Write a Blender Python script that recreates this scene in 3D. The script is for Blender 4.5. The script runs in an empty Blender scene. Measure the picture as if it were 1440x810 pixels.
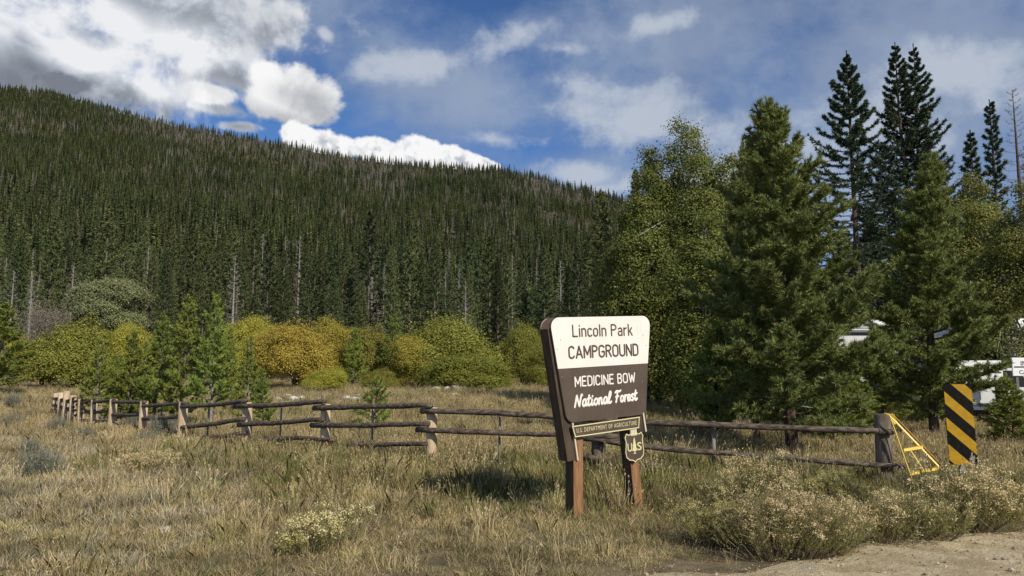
import bpy, math, random
import numpy as np
from mathutils import Vector, Matrix, noise as mn
random.seed(7); np.random.seed(7)
R = math.radians
scene = bpy.context.scene
COL = scene.collection

# ------------------------------------------------------------------ camera
EYE, F, PIT = 1.7, 1040.0, R(6.31)
cam_d = bpy.data.cameras.new('camera'); cam = bpy.data.objects.new('camera', cam_d); COL.objects.link(cam)
cam_d.sensor_width = 36; cam_d.lens = 26; cam_d.clip_start = 0.1; cam_d.clip_end = 12000
cam.location = (0, 0, EYE); cam.rotation_euler = (R(90) + PIT, 0, 0)
scene.camera = cam

def ray(px, py):
    a, b = (px - 720) / F, (405 - py) / F
    return (a, math.cos(PIT) - b * math.sin(PIT), math.sin(PIT) + b * math.cos(PIT))
def at(px, py, D):                      # survey: where a sight line reaches the distance D
    x, y, z = ray(px, py)
    return Vector((x / y * D, D, EYE + z / y * D))

# ------------------------------------------------------------------ light
SUN_EL, SUN_AZ = R(37), math.atan2(0.60, -0.80)
S = Vector((math.sin(SUN_AZ) * math.cos(SUN_EL), math.cos(SUN_AZ) * math.cos(SUN_EL), math.sin(SUN_EL)))
sd = bpy.data.lights.new('sun', 'SUN'); sd.energy = 3.6; sd.angle = R(0.5); sd.color = (1.0, 0.93, 0.82)
sun = bpy.data.objects.new('sun', sd); COL.objects.link(sun)
sun.rotation_euler = (-S).to_track_quat('-Z', 'Y').to_euler()
scene.view_settings.view_transform = 'Standard'; scene.view_settings.look = 'None'
scene.view_settings.exposure = 0.28; scene.view_settings.gamma = 1

# node expression helper
class NT:
    def __init__(s, nt): s.t = nt; s.n = nt.nodes; s.l = nt.links
    def put(s, sock, v):
        if isinstance(v, bpy.types.NodeSocket): s.l.new(v, sock)
        elif v is not None: sock.default_value = v
    def m(s, op, a, b=None, c=None, clamp=False):
        n = s.n.new('ShaderNodeMath'); n.operation = op; n.use_clamp = clamp
        for i, v in enumerate((a, b, c)): s.put(n.inputs[i], v)
        return n.outputs[0]
    def v(s, op, a, b=None, out=0):
        n = s.n.new('ShaderNodeVectorMath'); n.operation = op
        s.put(n.inputs[0], a)
        if b is not None: s.put(n.inputs[3] if op == 'SCALE' else n.inputs[1], b)
        return n.outputs[out]
    def mr(s, x, a, b, c=0.0, d=1.0, smooth=True):
        n = s.n.new('ShaderNodeMapRange'); n.interpolation_type = 'SMOOTHSTEP' if smooth else 'LINEAR'
        for i, q in enumerate((x, a, b, c, d)): s.put(n.inputs[i], q)
        return n.outputs[0]
    def noise(s, vec, scale, detail=4, rough=0.55, dist=0.0, lac=2.0):
        n = s.n.new('ShaderNodeTexNoise'); s.put(n.inputs['Vector'], vec)
        n.inputs['Scale'].default_value = scale; n.inputs['Detail'].default_value = detail
        n.inputs['Roughness'].default_value = rough; n.inputs['Distortion'].default_value = dist
        return n.outputs['Fac']
    def mix(s, f, a, b, mode='MIX'):
        n = s.n.new('ShaderNodeMix'); n.data_type = 'RGBA'; n.blend_type = mode
        s.put(n.inputs[0], f)
        for i, q in ((6, a), (7, b)):
            if isinstance(q, (tuple, list)): q = (*q[:3], 1)
            s.put(n.inputs[i], q)
        return n.outputs[2]
    def ramp(s, f, stops):
        n = s.n.new('ShaderNodeValToRGB'); s.put(n.inputs[0], f)
        e = n.color_ramp.elements
        while len(e) < len(stops): e.new(0.5)
        for el, (p, c) in zip(e, stops): el.position = p; el.color = (*c, 1)
        return n.outputs[0]

# ------------------------------------------------------------------ sky
W = bpy.data.worlds.new('World'); scene.world = W; W.use_nodes = True
W.node_tree.nodes.clear(); w = NT(W.node_tree)
sky = w.n.new('ShaderNodeTexSky'); sky.sky_type = 'NISHITA'; sky.sun_disc = False
sky.sun_elevation = SUN_EL; sky.sun_rotation = SUN_AZ; sky.altitude = 2700; sky.air_density = 1.0; sky.dust_density = 0.2; sky.ozone_density = 2.5
bg_sky = w.n.new('ShaderNodeBackground'); bg_sky.inputs[1].default_value = 0.085
w.l.new(w.mix(1.0, sky.outputs[0], (0.62, 0.86, 1.12), 'MULTIPLY'), bg_sky.inputs[0])   # clear mountain air
tc = w.n.new('ShaderNodeTexCoord'); dirv = tc.outputs['Generated']
sx = w.n.new('ShaderNodeSeparateXYZ'); w.l.new(dirv, sx.inputs[0])
azn = w.m('ARCTAN2', sx.outputs[0], sx.outputs[1]); eln = w.m('ARCSINE', sx.outputs[2])
cmb = w.n.new('ShaderNodeCombineXYZ'); w.put(cmb.inputs[0], azn); w.put(cmb.inputs[1], eln)
P = cmb.outputs[0]
def skyp(px, py):
    x, y, z = Vector(ray(px, py)).normalized(); return math.atan2(x, y), math.asin(z)
def blob(cx, cy, rx, ry, rot=0, pos=None):
    a, e = skyp(cx, cy)
    n = w.n.new('ShaderNodeMapping'); n.vector_type = 'TEXTURE'
    w.put(n.inputs[0], pos or P)
    n.inputs[1].default_value = (a, e, 0); n.inputs[2].default_value = (0, 0, R(rot)); n.inputs[3].default_value = (rx / F, ry / F, 1)
    return w.m('SUBTRACT', 1.0, w.v('LENGTH', n.outputs[0], out=1))
def union(bs, k=0.15):
    r = bs[0]
    for b in bs[1:]: r = w.m('SMOOTH_MAX', r, b, k)
    return r
def cl(a, lo=-1.0): return w.m('MAXIMUM', a, lo)
# CLOUDS_BEGIN
n_puff = w.noise(dirv, 9, 10, 0.58, 0.25)
n_puff2 = w.noise(w.v('ADD', dirv, (0.020, -0.004, 0.026)), 9, 10, 0.58, 0.25)
n_fine = w.noise(dirv, 30, 7, 0.62, 0.3)
strv = w.n.new('ShaderNodeMapping'); w.put(strv.inputs[0], dirv); strv.inputs[3].default_value = (1, 1, 1.5); strv.inputs[2].default_value = (0, R(10), 0)
n_wisp = w.noise(strv.outputs[0], 6.5, 12, 0.60, 0.12)
n_soft = w.noise(dirv, 3.2, 6, 0.55, 0.3)
edge = w.m('ADD', w.m('MULTIPLY', w.m('SUBTRACT', n_puff, 0.5), 2.4), w.m('MULTIPLY', w.m('SUBTRACT', n_fine, 0.5), 0.7))
white, lgrey, dgrey = (0.82, 0.83, 0.85), (0.44, 0.48, 0.54), (0.19, 0.21, 0.245)
lit = w.mr(w.m('SUBTRACT', n_puff, n_puff2), -0.09, 0.08)      # billows turned to the sun
# thin high veil
veil_b = union([blob(640, 125, 210, 80, -6), blob(1000, 30, 360, 90, 6), blob(1290, 170, 420, 220, 0), blob(920, 160, 200, 80, -14), blob(960, 240, 260, 70, 10), blob(1500, 120, 400, 300), blob(1250, 260, 340, 120), blob(330, 30, 180, 70, 10)], 0.3)
veil = w.mr(w.m('ADD', cl(veil_b), w.m('ADD', w.m('MULTIPLY', w.m('SUBTRACT', n_fine, 0.5), 0.5), w.m('MULTIPLY', w.m('SUBTRACT', n_wisp, 0.5), 2.4))), -0.40, 0.90, 0, 0.74)
far_side = w.mr(w.m('ABSOLUTE', azn), 0.75, 1.3)
veil_bk = w.m('MULTIPLY', w.mr(n_wisp, 0.42, 0.7, 0, 0.6), far_side)
veil = w.m('MAXIMUM', veil, veil_bk)
veil_col = w.mix(w.mr(n_soft, 0.3, 0.7), (0.24, 0.30, 0.42), (0.38, 0.45, 0.55))
# brighter streaks of thin cloud
st_b = union([blob(590, 92, 130, 26, 8), blob(700, 66, 120, 30, 16), blob(790, 68, 70, 14, -4), blob(925, 35, 72, 18, 8), blob(850, 128, 110, 30, -14), blob(940, 175, 190, 55, -14), blob(700, 196, 80, 14, -4), blob(830, 245, 70, 18, -8), blob(1150, 200, 240, 60, 4), blob(1330, 110, 150, 40, 4), blob(1000, 250, 180, 40, 8), blob(880, 262, 70, 22, 10)], 0.15)
streak = w.mr(w.m('ADD', cl(st_b), w.m('ADD', w.m('MULTIPLY', w.m('SUBTRACT', n_wisp, 0.5), 3.0), w.m('ADD', w.m('MULTIPLY', w.m('SUBTRACT', n_fine, 0.5), 1.1), w.m('MULTIPLY', w.m('SUBTRACT', n_puff, 0.5), 2.6)))), -0.05, 0.95, 0, 0.80)
# grey broken mass, upper left
gm_b = union([blob(70, 70, 260, 90, -6), blob(260, 40, 200, 60, 6), blob(330, 105, 120, 28, -8), blob(300, 150, 50, 16, -6), blob(-200, 80, 300, 160), blob(335, 178, 34, 10), blob(390, 40, 60, 40, 20), blob(150, 120, 120, 40)], 0.15)
gm = w.m('ADD', cl(gm_b), edge)
gm_a = w.mr(gm, -0.12, 0.42, 0, 0.98)
gm_hi = union([blob(10, 14, 120, 46, 26), blob(70, 52, 110, 30, -30), blob(150, 28, 100, 26, -6), blob(125, 82, 50, 24, -20), blob(230, 62, 80, 32, 6), blob(195, 100, 80, 26, -20)], 0.2)
gm_lo = union([blob(-10, 90, 150, 62, -24), blob(90, 118, 130, 34, -10), blob(-200, 120, 240, 110)], 0.2)
ehf = w.m('MULTIPLY', edge, 0.35)
gm_mix = w.m('ADD', w.m('MULTIPLY_ADD', w.mr(gm, 0.0, 0.8), -0.25, 0.66), w.m('SUBTRACT', w.m('MULTIPLY', w.mr(w.m('ADD', cl(gm_hi), ehf), -0.45, 0.8), 0.88), w.m('MULTIPLY', w.mr(w.m('ADD', cl(gm_lo), ehf), -0.25, 0.6), 0.66)))
gm_mix = w.m('ADD', gm_mix, w.m('MULTIPLY', w.m('ADD', w.m('SUBTRACT', lit, 0.5), w.m('MULTIPLY', w.m('SUBTRACT', n_fine, 0.5), 0.9)), 0.5), clamp=True)
gm_col = w.mix(w.mr(gm_mix, 0.45, 1.0, smooth=False), w.mix(w.mr(gm_mix, 0.0, 0.45, smooth=False), dgrey, lgrey), white)
# tiny cloud
tiny = w.m('ADD', cl(blob(457, 47, 20, 13, -30)), w.m('MULTIPLY', edge, 0.5)); over_t = w.mr(tiny, 0.1, 0.7, 0, 0.7)
# small cumulus with a grey underside
cb = union([blob(412, 126, 62, 46), blob(382, 110, 34, 28), blob(446, 140, 40, 36), blob(375, 142, 40, 28), blob(420, 162, 55, 18), blob(300, 133, 44, 18)], 0.1)
cbd = w.m('ADD', cl(cb), w.m('MULTIPLY', edge, 0.85))
cb_a = w.mr(cbd, 0.0, 0.35)
cb_s = union([blob(428, 142, 50, 24, -10), blob(395, 168, 70, 18, -6), blob(455, 160, 30, 26)], 0.2)
cb_k = w.m('ADD', w.m('MULTIPLY', w.mr(w.m('ADD', cl(cb_s), ehf), -0.4, 0.8), 0.75), w.m('MULTIPLY', w.m('SUBTRACT', 1.0, lit), 0.4), clamp=True)
cb_col = w.mix(w.m('MULTIPLY', cb_k, 0.75), (0.90, 0.90, 0.90), (0.30, 0.32, 0.36))
# bright cumulus behind the ridge
cc = union([blob(420, 190, 34, 22), blob(462, 206, 60, 24, -14), blob(530, 214, 50, 22), blob(588, 212, 44, 28), blob(640, 224, 46, 22, -14), blob(680, 232, 30, 12, -14), blob(560, 262, 200, 46, -6)], 0.06)
n_cc = w.noise(dirv, 26, 6, 0.55, 0.1)
ccd = w.m('ADD', cl(cc), w.m('ADD', w.m('MULTIPLY', edge, 0.35), w.m('MULTIPLY', w.m('SUBTRACT', n_cc, 0.5), 1.3)))
cc_a = w.mr(ccd, 0.0, 0.26)
n_cc2 = w.noise(w.v('ADD', dirv, (0.010, 0, 0.012)), 26, 6, 0.55, 0.1)
cc_col = w.mix(w.m('MULTIPLY', w.mr(w.m('SUBTRACT', n_cc2, n_cc), -0.02, 0.12), w.mr(ccd, 0.1, 0.7)), (0.90, 0.90, 0.90), (0.46, 0.49, 0.55))
# broken cumulus on all other sides, as the sky in view implies
bk = w.m('MULTIPLY', w.mr(w.m('ADD', n_soft, w.m('MULTIPLY', edge, 0.12)), 0.53, 0.62), far_side)
bk = w.m('MULTIPLY', bk, w.mr(sx.outputs[2], 0.0, 0.1))
bk_col = w.mix(w.mr(w.m('ADD', n_soft, w.m('MULTIPLY', lit, -0.1)), 0.5, 0.7), white, lgrey)
col, al = veil_col, veil
def over(c, a):
    global col, al
    na = w.m('SUBTRACT', 1.0, w.m('MULTIPLY', w.m('SUBTRACT', 1.0, al), w.m('SUBTRACT', 1.0, a)))
    f = w.m('DIVIDE', a, w.m('MAXIMUM', na, 0.0001), clamp=True)
    col = w.mix(f, col, c); al = na
over((0.50, 0.55, 0.63), streak); over(bk_col, bk); over(gm_col, gm_a); over((0.6, 0.63, 0.68), over_t); over(cb_col, cb_a); over(cc_col, cc_a)
# CLOUDS_END
bg_c = w.n.new('ShaderNodeBackground'); w.put(bg_c.inputs[0], col); bg_c.inputs[1].default_value = 0.86
mx = w.n.new('ShaderNodeMixShader'); w.put(mx.inputs[0], al); w.l.new(bg_sky.outputs[0], mx.inputs[1]); w.l.new(bg_c.outputs[0], mx.inputs[2])
wo = w.n.new('ShaderNodeOutputWorld'); w.l.new(mx.outputs[0], wo.inputs[0])

# ------------------------------------------------------------------ mesh and object helpers
def link(name, me, parent=None, loc=None):
    o = bpy.data.objects.new(name, me); COL.objects.link(o)
    if parent: o.parent = parent
    if loc is not None: o.location = loc
    return o
def tag(o, label=None, cat=None, group=None, kind=None):
    if label: o['label'] = label
    if cat: o['category'] = cat
    if group: o['group'] = group
    if kind: o['kind'] = kind
    return o
def thing(name, label, cat, loc=(0, 0, 0), rz=0, group=None):
    o = bpy.data.objects.new(name, None); COL.objects.link(o); o.empty_display_size = 0.2
    o.location = loc; o.rotation_euler = (0, 0, rz)
    return tag(o, label, cat, group)
class MB:
    def __init__(s): s.v = []; s.f = []; s.mi = []
    def add(s, V, Fs, mi=0):
        k = len(s.v); s.v += [tuple(v) for v in V]; s.f += [tuple(i + k for i in f) for f in Fs]; s.mi += [mi] * len(Fs)
        return s
    def box(s, c, d, mi=0, M=None, bev=0.0):
        x, y, z = (q / 2 for q in d)
        if bev:
            b = min(bev, x * .9, y * .9, z * .9); V = []
            for sx_ in (-1, 1):
                for sy in (-1, 1):
                    for sz in (-1, 1):
                        V += [(sx_ * x, sy * (y - b), sz * (z - b)), (sx_ * (x - b), sy * y, sz * (z - b)), (sx_ * (x - b), sy * (y - b), sz * z)]
            import bmesh
            bm = bmesh.new(); [bm.verts.new(v) for v in V]; bmesh.ops.convex_hull(bm, input=bm.verts)
            bm.verts.index_update(); V = [v.co.copy() for v in bm.verts]; Fs = [[v.index for v in f.verts] for f in bm.faces]; bm.free()
        else:
            V = [Vector((i * x, j * y, k * z)) for i in (-1, 1) for j in (-1, 1) for k in (-1, 1)]
            Fs = [(0, 1, 3, 2), (4, 6, 7, 5), (0, 4, 5, 1), (2, 3, 7, 6), (0, 2, 6, 4), (1, 5, 7, 3)]
        c = Vector(c); V = [(M @ Vector(v) if M else Vector(v)) + c for v in V]
        return s.add(V, Fs, mi)
    def bar(s, a, b, wd, th, mi=0, up=Vector((0, 0, 1))):
        a, b = Vector(a), Vector(b); d = (b - a); L = d.length; d.normalize()
        x = d.cross(up).normalized(); y = x.cross(d)
        M = Matrix((x, d, y)).transposed()
        return s.box((a + b) / 2, (wd, L, th), mi, M)
    def tube(s, pts, rad, n=8, mi=0, cap=True, wob=0.0):
        pts = [Vector(p) for p in pts]; V = []; Fs = []
        for i, p in enumerate(pts):
            d = (pts[min(i + 1, len(pts) - 1)] - pts[max(i - 1, 0)]).normalized()
            u = d.cross(Vector((0.013, 0.02, 1)) if abs(d.z) < 0.9 else Vector((0.9, 0.1, 0))).normalized(); v = d.cross(u)
            r = rad[i] if hasattr(rad, '__len__') else rad
            for k in range(n):
                a = k * 2 * math.pi / n; q = r * (1 + wob * (random.random() - .5))
                V.append(p + (u * math.cos(a) + v * math.sin(a)) * q)
        for i in range(len(pts) - 1):
            for k in range(n):
                Fs.append((i * n + k, i * n + (k + 1) % n, (i + 1) * n + (k + 1) % n, (i + 1) * n + k))
        if cap: Fs.append(tuple(range(n))[::-1]); Fs.append(tuple((len(pts) - 1) * n + k for k in range(n)))
        return s.add(V, Fs, mi)
    def prism(s, outline, y0, y1, mi=0, side=None):       # outline (x,z), extruded along y
        n = len(outline)
        V = [(x, y0, z) for x, z in outline] + [(x, y1, z) for x, z in outline]
        s.add(V, [tuple(range(n)), tuple(range(2 * n - 1, n - 1, -1))], mi)
        s.add(V, [(k, k + n, (k + 1) % n + n, (k + 1) % n) for k in range(n)], mi if side is None else side)
        return s
    def mesh(s, name, mats, smooth=False):
        me = bpy.data.meshes.new(name); me.from_pydata(s.v, [], s.f)
        for m in (mats if isinstance(mats, (list, tuple)) else [mats]): me.materials.append(m)
        me.polygons.foreach_set('material_index', s.mi)
        if smooth: me.polygons.foreach_set('use_smooth', [True] * len(s.f))
        me.update(); return me
    def build(s, name, mats, parent=None, loc=None, smooth=False):
        return link(name, s.mesh(name, mats, smooth), parent, loc)
def cloud_mesh(name, A, mats, mi=None):                     # A: (N,k,3) loose faces, one island each
    A = np.asarray(A, dtype=np.float32); N, k, _ = A.shape
    me = bpy.data.meshes.new(name); me.vertices.add(N * k); me.vertices.foreach_set('co', A.ravel())
    me.loops.add(N * k); me.loops.foreach_set('vertex_index', np.arange(N * k, dtype=np.int32))
    me.polygons.add(N); me.polygons.foreach_set('loop_start', np.arange(0, N * k, k, dtype=np.int32))
    for m in (mats if isinstance(mats, (list, tuple)) else [mats]): me.materials.append(m)
    if mi is not None: me.polygons.foreach_set('material_index', np.asarray(mi, dtype=np.int32))
    me.update(calc_edges=True); return me
def unit(a): return a / np.maximum(np.linalg.norm(a, axis=-1, keepdims=True), 1e-9)
def spikes(rng, base, d, L, wd):                            # N thin triangles
    d = unit(d); s = unit(np.cross(d, rng.normal(size=d.shape)))
    L = np.asarray(L)[..., None]; wd = np.asarray(wd)[..., None]
    return np.stack([base - s * wd / 2, base + s * wd / 2, base + d * L], 1)
def leaves(rng, c, size, up=0.3):                           # N rhombic leaves, random facing
    n = len(c); d = unit(rng.normal(size=(n, 3)) + np.array([0, 0, -up])); s = unit(np.cross(d, rng.normal(size=(n, 3))))
    z = np.asarray(size)[..., None] if hasattr(size, '__len__') else size
    return np.stack([c - d * z * .5, c + s * z * .36, c + d * z * .5, c - s * z * .36], 1)

# ------------------------------------------------------------------ materials
def mat(name, build, rough=0.8, spec=0.3, trans=0.0, bump=None, metal=0.0):
    m = bpy.data.materials.new(name); m.use_nodes = True; m.node_tree.nodes.clear(); t = NT(m.node_tree)
    p = t.n.new('ShaderNodeBsdfPrincipled'); o = t.n.new('ShaderNodeOutputMaterial')
    p.inputs['Roughness'].default_value = rough; p.inputs['Specular IOR Level'].default_value = spec; p.inputs['Metallic'].default_value = metal
    t.co = t.n.new('ShaderNodeTexCoord').outputs['Object']; t.geo = t.n.new('ShaderNodeNewGeometry'); t.oi = t.n.new('ShaderNodeObjectInfo')
    c = build(t) if callable(build) else build
    if isinstance(c, tuple): c = (*c, 1) if len(c) == 3 else c
    t.put(p.inputs['Base Color'], c)
    if bump:
        h = bump[0](t); b = t.n.new('ShaderNodeBump'); b.inputs['Strength'].default_value = bump[1]; b.inputs['Distance'].default_value = bump[2]
        t.put(b.inputs['Height'], h); t.l.new(b.outputs[0], p.inputs['Normal'])
    out = p.outputs[0]
    if trans:
        tr = t.n.new('ShaderNodeBsdfTranslucent'); t.put(tr.inputs[0], c); mxx = t.n.new('ShaderNodeMixShader'); mxx.inputs[0].default_value = trans
        t.l.new(out, mxx.inputs[1]); t.l.new(tr.outputs[0], mxx.inputs[2]); out = mxx.outputs[0]
    t.l.new(out, o.inputs[0]); return m
def sc(c, k): return tuple(x * k for x in c)
def foliage(name, stops, trans=0.25, objvar=0.35, patch=0.0, rough=0.55, spec=0.25):
    def b(t):
        c = t.ramp(t.geo.outputs['Random Per Island'], stops)
        k = t.m('MULTIPLY_ADD', t.oi.outputs['Random'], objvar * 1.0, 1 - objvar / 2)
        if patch:
            k = t.m('MULTIPLY', k, t.mr(t.noise(t.geo.outputs['Position'], patch, 3), 0.32, 0.68, 0.68, 1.35))
        v = t.n.new('ShaderNodeHueSaturation'); t.put(v.inputs['Color'], c); t.put(v.inputs['Value'], k)
        t.put(v.inputs['Hue'], t.m('MULTIPLY_ADD', t.m('FRACT', t.m('MULTIPLY', t.oi.outputs['Random'], 7.31)), 0.03 * (objvar > 0), 0.5 - 0.015 * (objvar > 0)))
        return v.outputs[0]
    return mat(name, b, rough, spec, trans)
M = {}
M['pine'] = foliage('pine_needles', [(0, (0.098, 0.135, 0.035)), (.45, (0.188, 0.233, 0.065)), (.8, (0.294, 0.333, 0.091)), (1, (0.448, 0.448, 0.161))], .2, .25)
M['pine2'] = foliage('young_pine_needles', [(0, (0.145, 0.185, 0.035)), (.5, (0.248, 0.307, 0.059)), (1, (0.444, 0.473, 0.110))], .25, .3)
M['spruce'] = foliage('spruce_needles', [(0, (0.035, 0.054, 0.027)), (.6, (0.066, 0.096, 0.046)), (1, (0.115, 0.155, 0.080))], .1, .3)
M['fir'] = foliage('forest_needles', [(0, (0.047, 0.066, 0.027)), (.5, (0.083, 0.109, 0.040)), (1, (0.147, 0.170, 0.065))], .15, 0.8)
M['fir_lt'] = foliage('lodgepole_needles', [(0, (0.069, 0.085, 0.029)), (.5, (0.119, 0.137, 0.045)), (1, (0.194, 0.205, 0.075))], .15, 0.7)
M['dead'] = foliage('dead_twigs', [(0, (0.175, 0.152, 0.126)), (1, (0.375, 0.329, 0.276))], 0, .4)
M['aspen'] = foliage('aspen_leaves', [(0, (0.104, 0.124, 0.029)), (.55, (0.177, 0.201, 0.044)), (.9, (0.256, 0.260, 0.061)), (1, (0.390, 0.342, 0.088))], .35, .15)
M['aspen_y'] = foliage('turning_aspen_leaves', [(0, (.13, .145, .03)), (.6, (.21, .22, .05)), (1, (.34, .32, .085))], .35, .15)
M['wil_gold'] = foliage('gold_willow_leaves', [(0, (.32, .255, .038)), (.5, (.45, .375, .06)), (1, (.56, .48, .10))], .35, .12)
M['wil_yel'] = foliage('yellow_willow_leaves', [(0, (0.290, 0.251, 0.039)), (.5, (0.436, 0.389, 0.061)), (1, (0.557, 0.514, 0.100))], .35, .15)
M['wil_ol'] = foliage('olive_willow_leaves', [(0, (0.184, 0.184, 0.035)), (.5, (0.281, 0.270, 0.052)), (1, (0.410, 0.378, 0.085))], .35, .15)
M['wil_gr'] = foliage('green_willow_leaves', [(0, (.17, .19, .035)), (.5, (.26, .285, .05)), (1, (.38, .39, .08))], .35, .15)
M['wil_pale'] = foliage('pale_olive_leaves', [(0, (0.130, 0.150, 0.058)), (.5, (0.208, 0.227, 0.098)), (1, (0.299, 0.312, 0.143))], .25, .1)
def barkf(c1, c2, s=6):
    return lambda t: t.mix(t.mr(t.noise(t.v('MULTIPLY', t.co, (1, 1, .25)), s * 4, 5), .35, .65), c1, c2)
def nb(s, st=(1, 1, .2)): return lambda t: t.noise(t.v('MULTIPLY', t.co, st), s, 6, .6)
M['bark'] = mat('pine_bark', barkf((.05, .035, .026), (.16, .11, .08)), .9, .1, bump=(nb(40), .6, .02))
M['bark_far'] = mat('pale_bark', barkf((.08, .065, .05), (.20, .165, .13)), .9, .1)
M['bark_gr'] = mat('grey_dead_bark', barkf((.16, .145, .125), (.36, .33, .29)), .9, .1)
M['bark_asp'] = mat('aspen_bark', lambda t: t.mix(t.mr(t.noise(t.v('MULTIPLY', t.co, (1, 1, 3)), 9, 4), .55, .62), (.45, .44, .36), (.06, .05, .04)), .8, .2)
M['stem'] = mat('willow_stem', barkf((.10, .075, .05), (.22, .17, .12)), .8, .2)

# ------------------------------------------------------------------ terrain
def ss(a, b, x): x = np.clip((x - a) / (b - a), 0, 1); return x * x * (3 - 2 * x)
def g(x, y):
    x = np.asarray(x, float); y = np.asarray(y, float)
    z = 0.32 * ss(16, 48, y) - 0.85 * np.exp(-((x + 20) ** 2 / 90 + (y - 33) ** 2 / 150))
    near = ss(8, 13, y)
    z = z + near * (0.035 * np.sin(x * .9 + 1.3 * np.sin(y * .37)) + 0.03 * np.sin(y * 1.1 + x * .31)) + ss(20, 60, y) * .1 * np.sin(x * .13 + y * .07)
    return z
def gz(x, y): return float(g(x, y))
def ground_at(px, py):                 # where a sight line meets the ground
    x, y, z = ray(px, py); D = 10.0
    for _ in range(40):
        t = (gz(x / y * D, D) - EYE) / (z / y); D = D * .5 + .5 * max(3, min(t, 90))
    return Vector((x / y * D, D, gz(x / y * D, D)))
def axis(lo, hi, fine_lo, fine_hi, step, grow=1.25):
    a = list(np.arange(fine_lo, fine_hi + 1e-6, step)); s = step
    while a[-1] < hi: s *= grow; a.append(a[-1] + s)
    s = step
    while a[0] > lo: s *= grow; a.insert(0, a[0] - s)
    return np.array(a)
def sheet(name, xs, ys, zf, m):
    X, Y = np.meshgrid(xs, ys); Z = zf(X, Y); n = len(xs)
    me = bpy.data.meshes.new(name); V = np.stack([X, Y, Z], -1).reshape(-1, 3)
    i = np.arange(len(ys) - 1)[:, None] * n + np.arange(n - 1)[None]; i = i.ravel()
    Fq = np.stack([i, i + 1, i + n + 1, i + n], 1)
    me.vertices.add(len(V)); me.vertices.foreach_set('co', V.astype(np.float32).ravel())
    me.loops.add(Fq.size); me.loops.foreach_set('vertex_index', Fq.astype(np.int32).ravel())
    me.polygons.add(len(Fq)); me.polygons.foreach_set('loop_start', np.arange(0, Fq.size, 4, dtype=np.int32))
    me.polygons.foreach_set('use_smooth', np.ones(len(Fq), bool)); me.materials.append(m)
    me.update(calc_edges=True); return link(name, me)
def soil(t):
    p = t.geo.outputs['Position']
    a = t.mix(t.mr(t.noise(p, 3, 6, .65), .35, .65), (.13, .10, .06), (.25, .20, .12))
    return t.mix(t.mr(t.noise(p, .35, 3), .4, .65), a, (.17, .15, .075))
M['soil'] = mat('meadow_soil', soil, .95, .1, bump=(lambda t: t.noise(t.geo.outputs['Position'], 22, 6, .7), .7, .05))
ground = tag(sheet('ground', axis(-4000, 4000, -30, 30, .5), axis(-4000, 5000, 2, 64, .5), g, M['soil']), kind='structure')

# road shoulder edge: y below line(x)
def road_edge(x): return 6.62 + (x - 1.55) * .47 + .16 * np.sin(x * 2.1) + .10 * np.sin(x * 5.3 + 1) - .35 * ss(2.0, -1.5, x) * 0 + np.where(x < 1.5, (x - 1.5) * .25, 0)
def dirt(t):
    p = t.geo.outputs['Position']
    a = t.mix(t.mr(t.noise(p, 2.2, 8, .7), .38, .62), (.44, .35, .20), (.70, .585, .37))
    a = t.mix(t.mr(t.noise(p, 45, 4, .7), .52, .7, 0, .55), a, (.22, .17, .11))
    return t.mix(t.mr(t.noise(p, 1.1, 4, .6), .56, .7, 0, .6), a, (.33, .29, .24))
M['dirt'] = mat('road_dirt', dirt, .95, .1, bump=(lambda t: t.m('ADD', t.noise(t.geo.outputs['Position'], 14, 8, .75), t.m('MULTIPLY', t.noise(t.geo.outputs['Position'], 60, 3, .7), .4)), .9, .05))
xs = np.arange(-30, 40, .16); ts = np.concatenate([np.linspace(0, 1, 12) ** 1.5 * 1.2, 1.2 + np.linspace(.2, 7, 35)])
X = np.repeat(xs[None], len(ts), 0); Y = road_edge(X) - ts[:, None]
Z = g(X, Y) - .02 + .045 * ss(0, .35, ts)[:, None] + .012 * np.sin(X * 7 + Y * 9) * ss(0, .5, ts)[:, None] + .008 * np.sin(Y * 23 + 3 * np.sin(X * 3))
n = len(xs); V = np.stack([X, Y, Z], -1).reshape(-1, 3); i = (np.arange(len(ts) - 1)[:, None] * n + np.arange(n - 1)[None]).ravel()
me = bpy.data.meshes.new('dirt_road'); me.from_pydata(V.tolist(), [], np.stack([i, i + n, i + n + 1, i + 1], 1).tolist()); me.materials.append(M['dirt'])
me.polygons.foreach_set('use_smooth', [True] * len(me.polygons)); tag(link('dirt_road', me), kind='structure')

# hillside ---------------------------------------------------------------
def vtan(px, py): x, y, z = ray(px, py); return x / y, z / y
rp = [(-900, 60), (-500, 85), (-200, 105), (0, 132), (60, 136), (120, 152), (200, 172), (300, 193), (400, 210), (500, 230), (600, 240), (700, 246), (760, 258), (820, 275), (880, 292), (960, 325), (1060, 365), (1200, 400), (1440, 420), (1900, 440), (2400, 450)]
RU = np.array([vtan(*p)[0] for p in rp]); RV = np.array([vtan(p[0], p[1] - (7 if p[0] < 900 else 0))[1] for p in rp])
RD = np.interp(RU, [-1.6, -.7, 0, .2, .7, 1.6], [1250, 1150, 900, 780, 650, 600])
def hill(x, y):
    u = x / np.maximum(y, 1); D = np.maximum(y, 1)
    v = np.interp(u, RU, RV); Dr = np.interp(u, RU, RD); D0 = 84 + 10 * np.sin(u * 5 + 1)
    s = (D - D0) / (Dr - D0); zr = v * Dr
    up = zr * np.maximum(s, 0) ** 1.33
    z = np.where(s < 1, up, zr * (1 - .6 * ss(1, 2.0, s)))
    und = 5 * np.sin(x * .021 + y * .013) * np.sin(y * .017 + 2) * ss(0, .3, s) * ss(1.0, .75, s)
    return np.where(s < 0, -1.2 + s * 3, z + und) + .3
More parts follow.
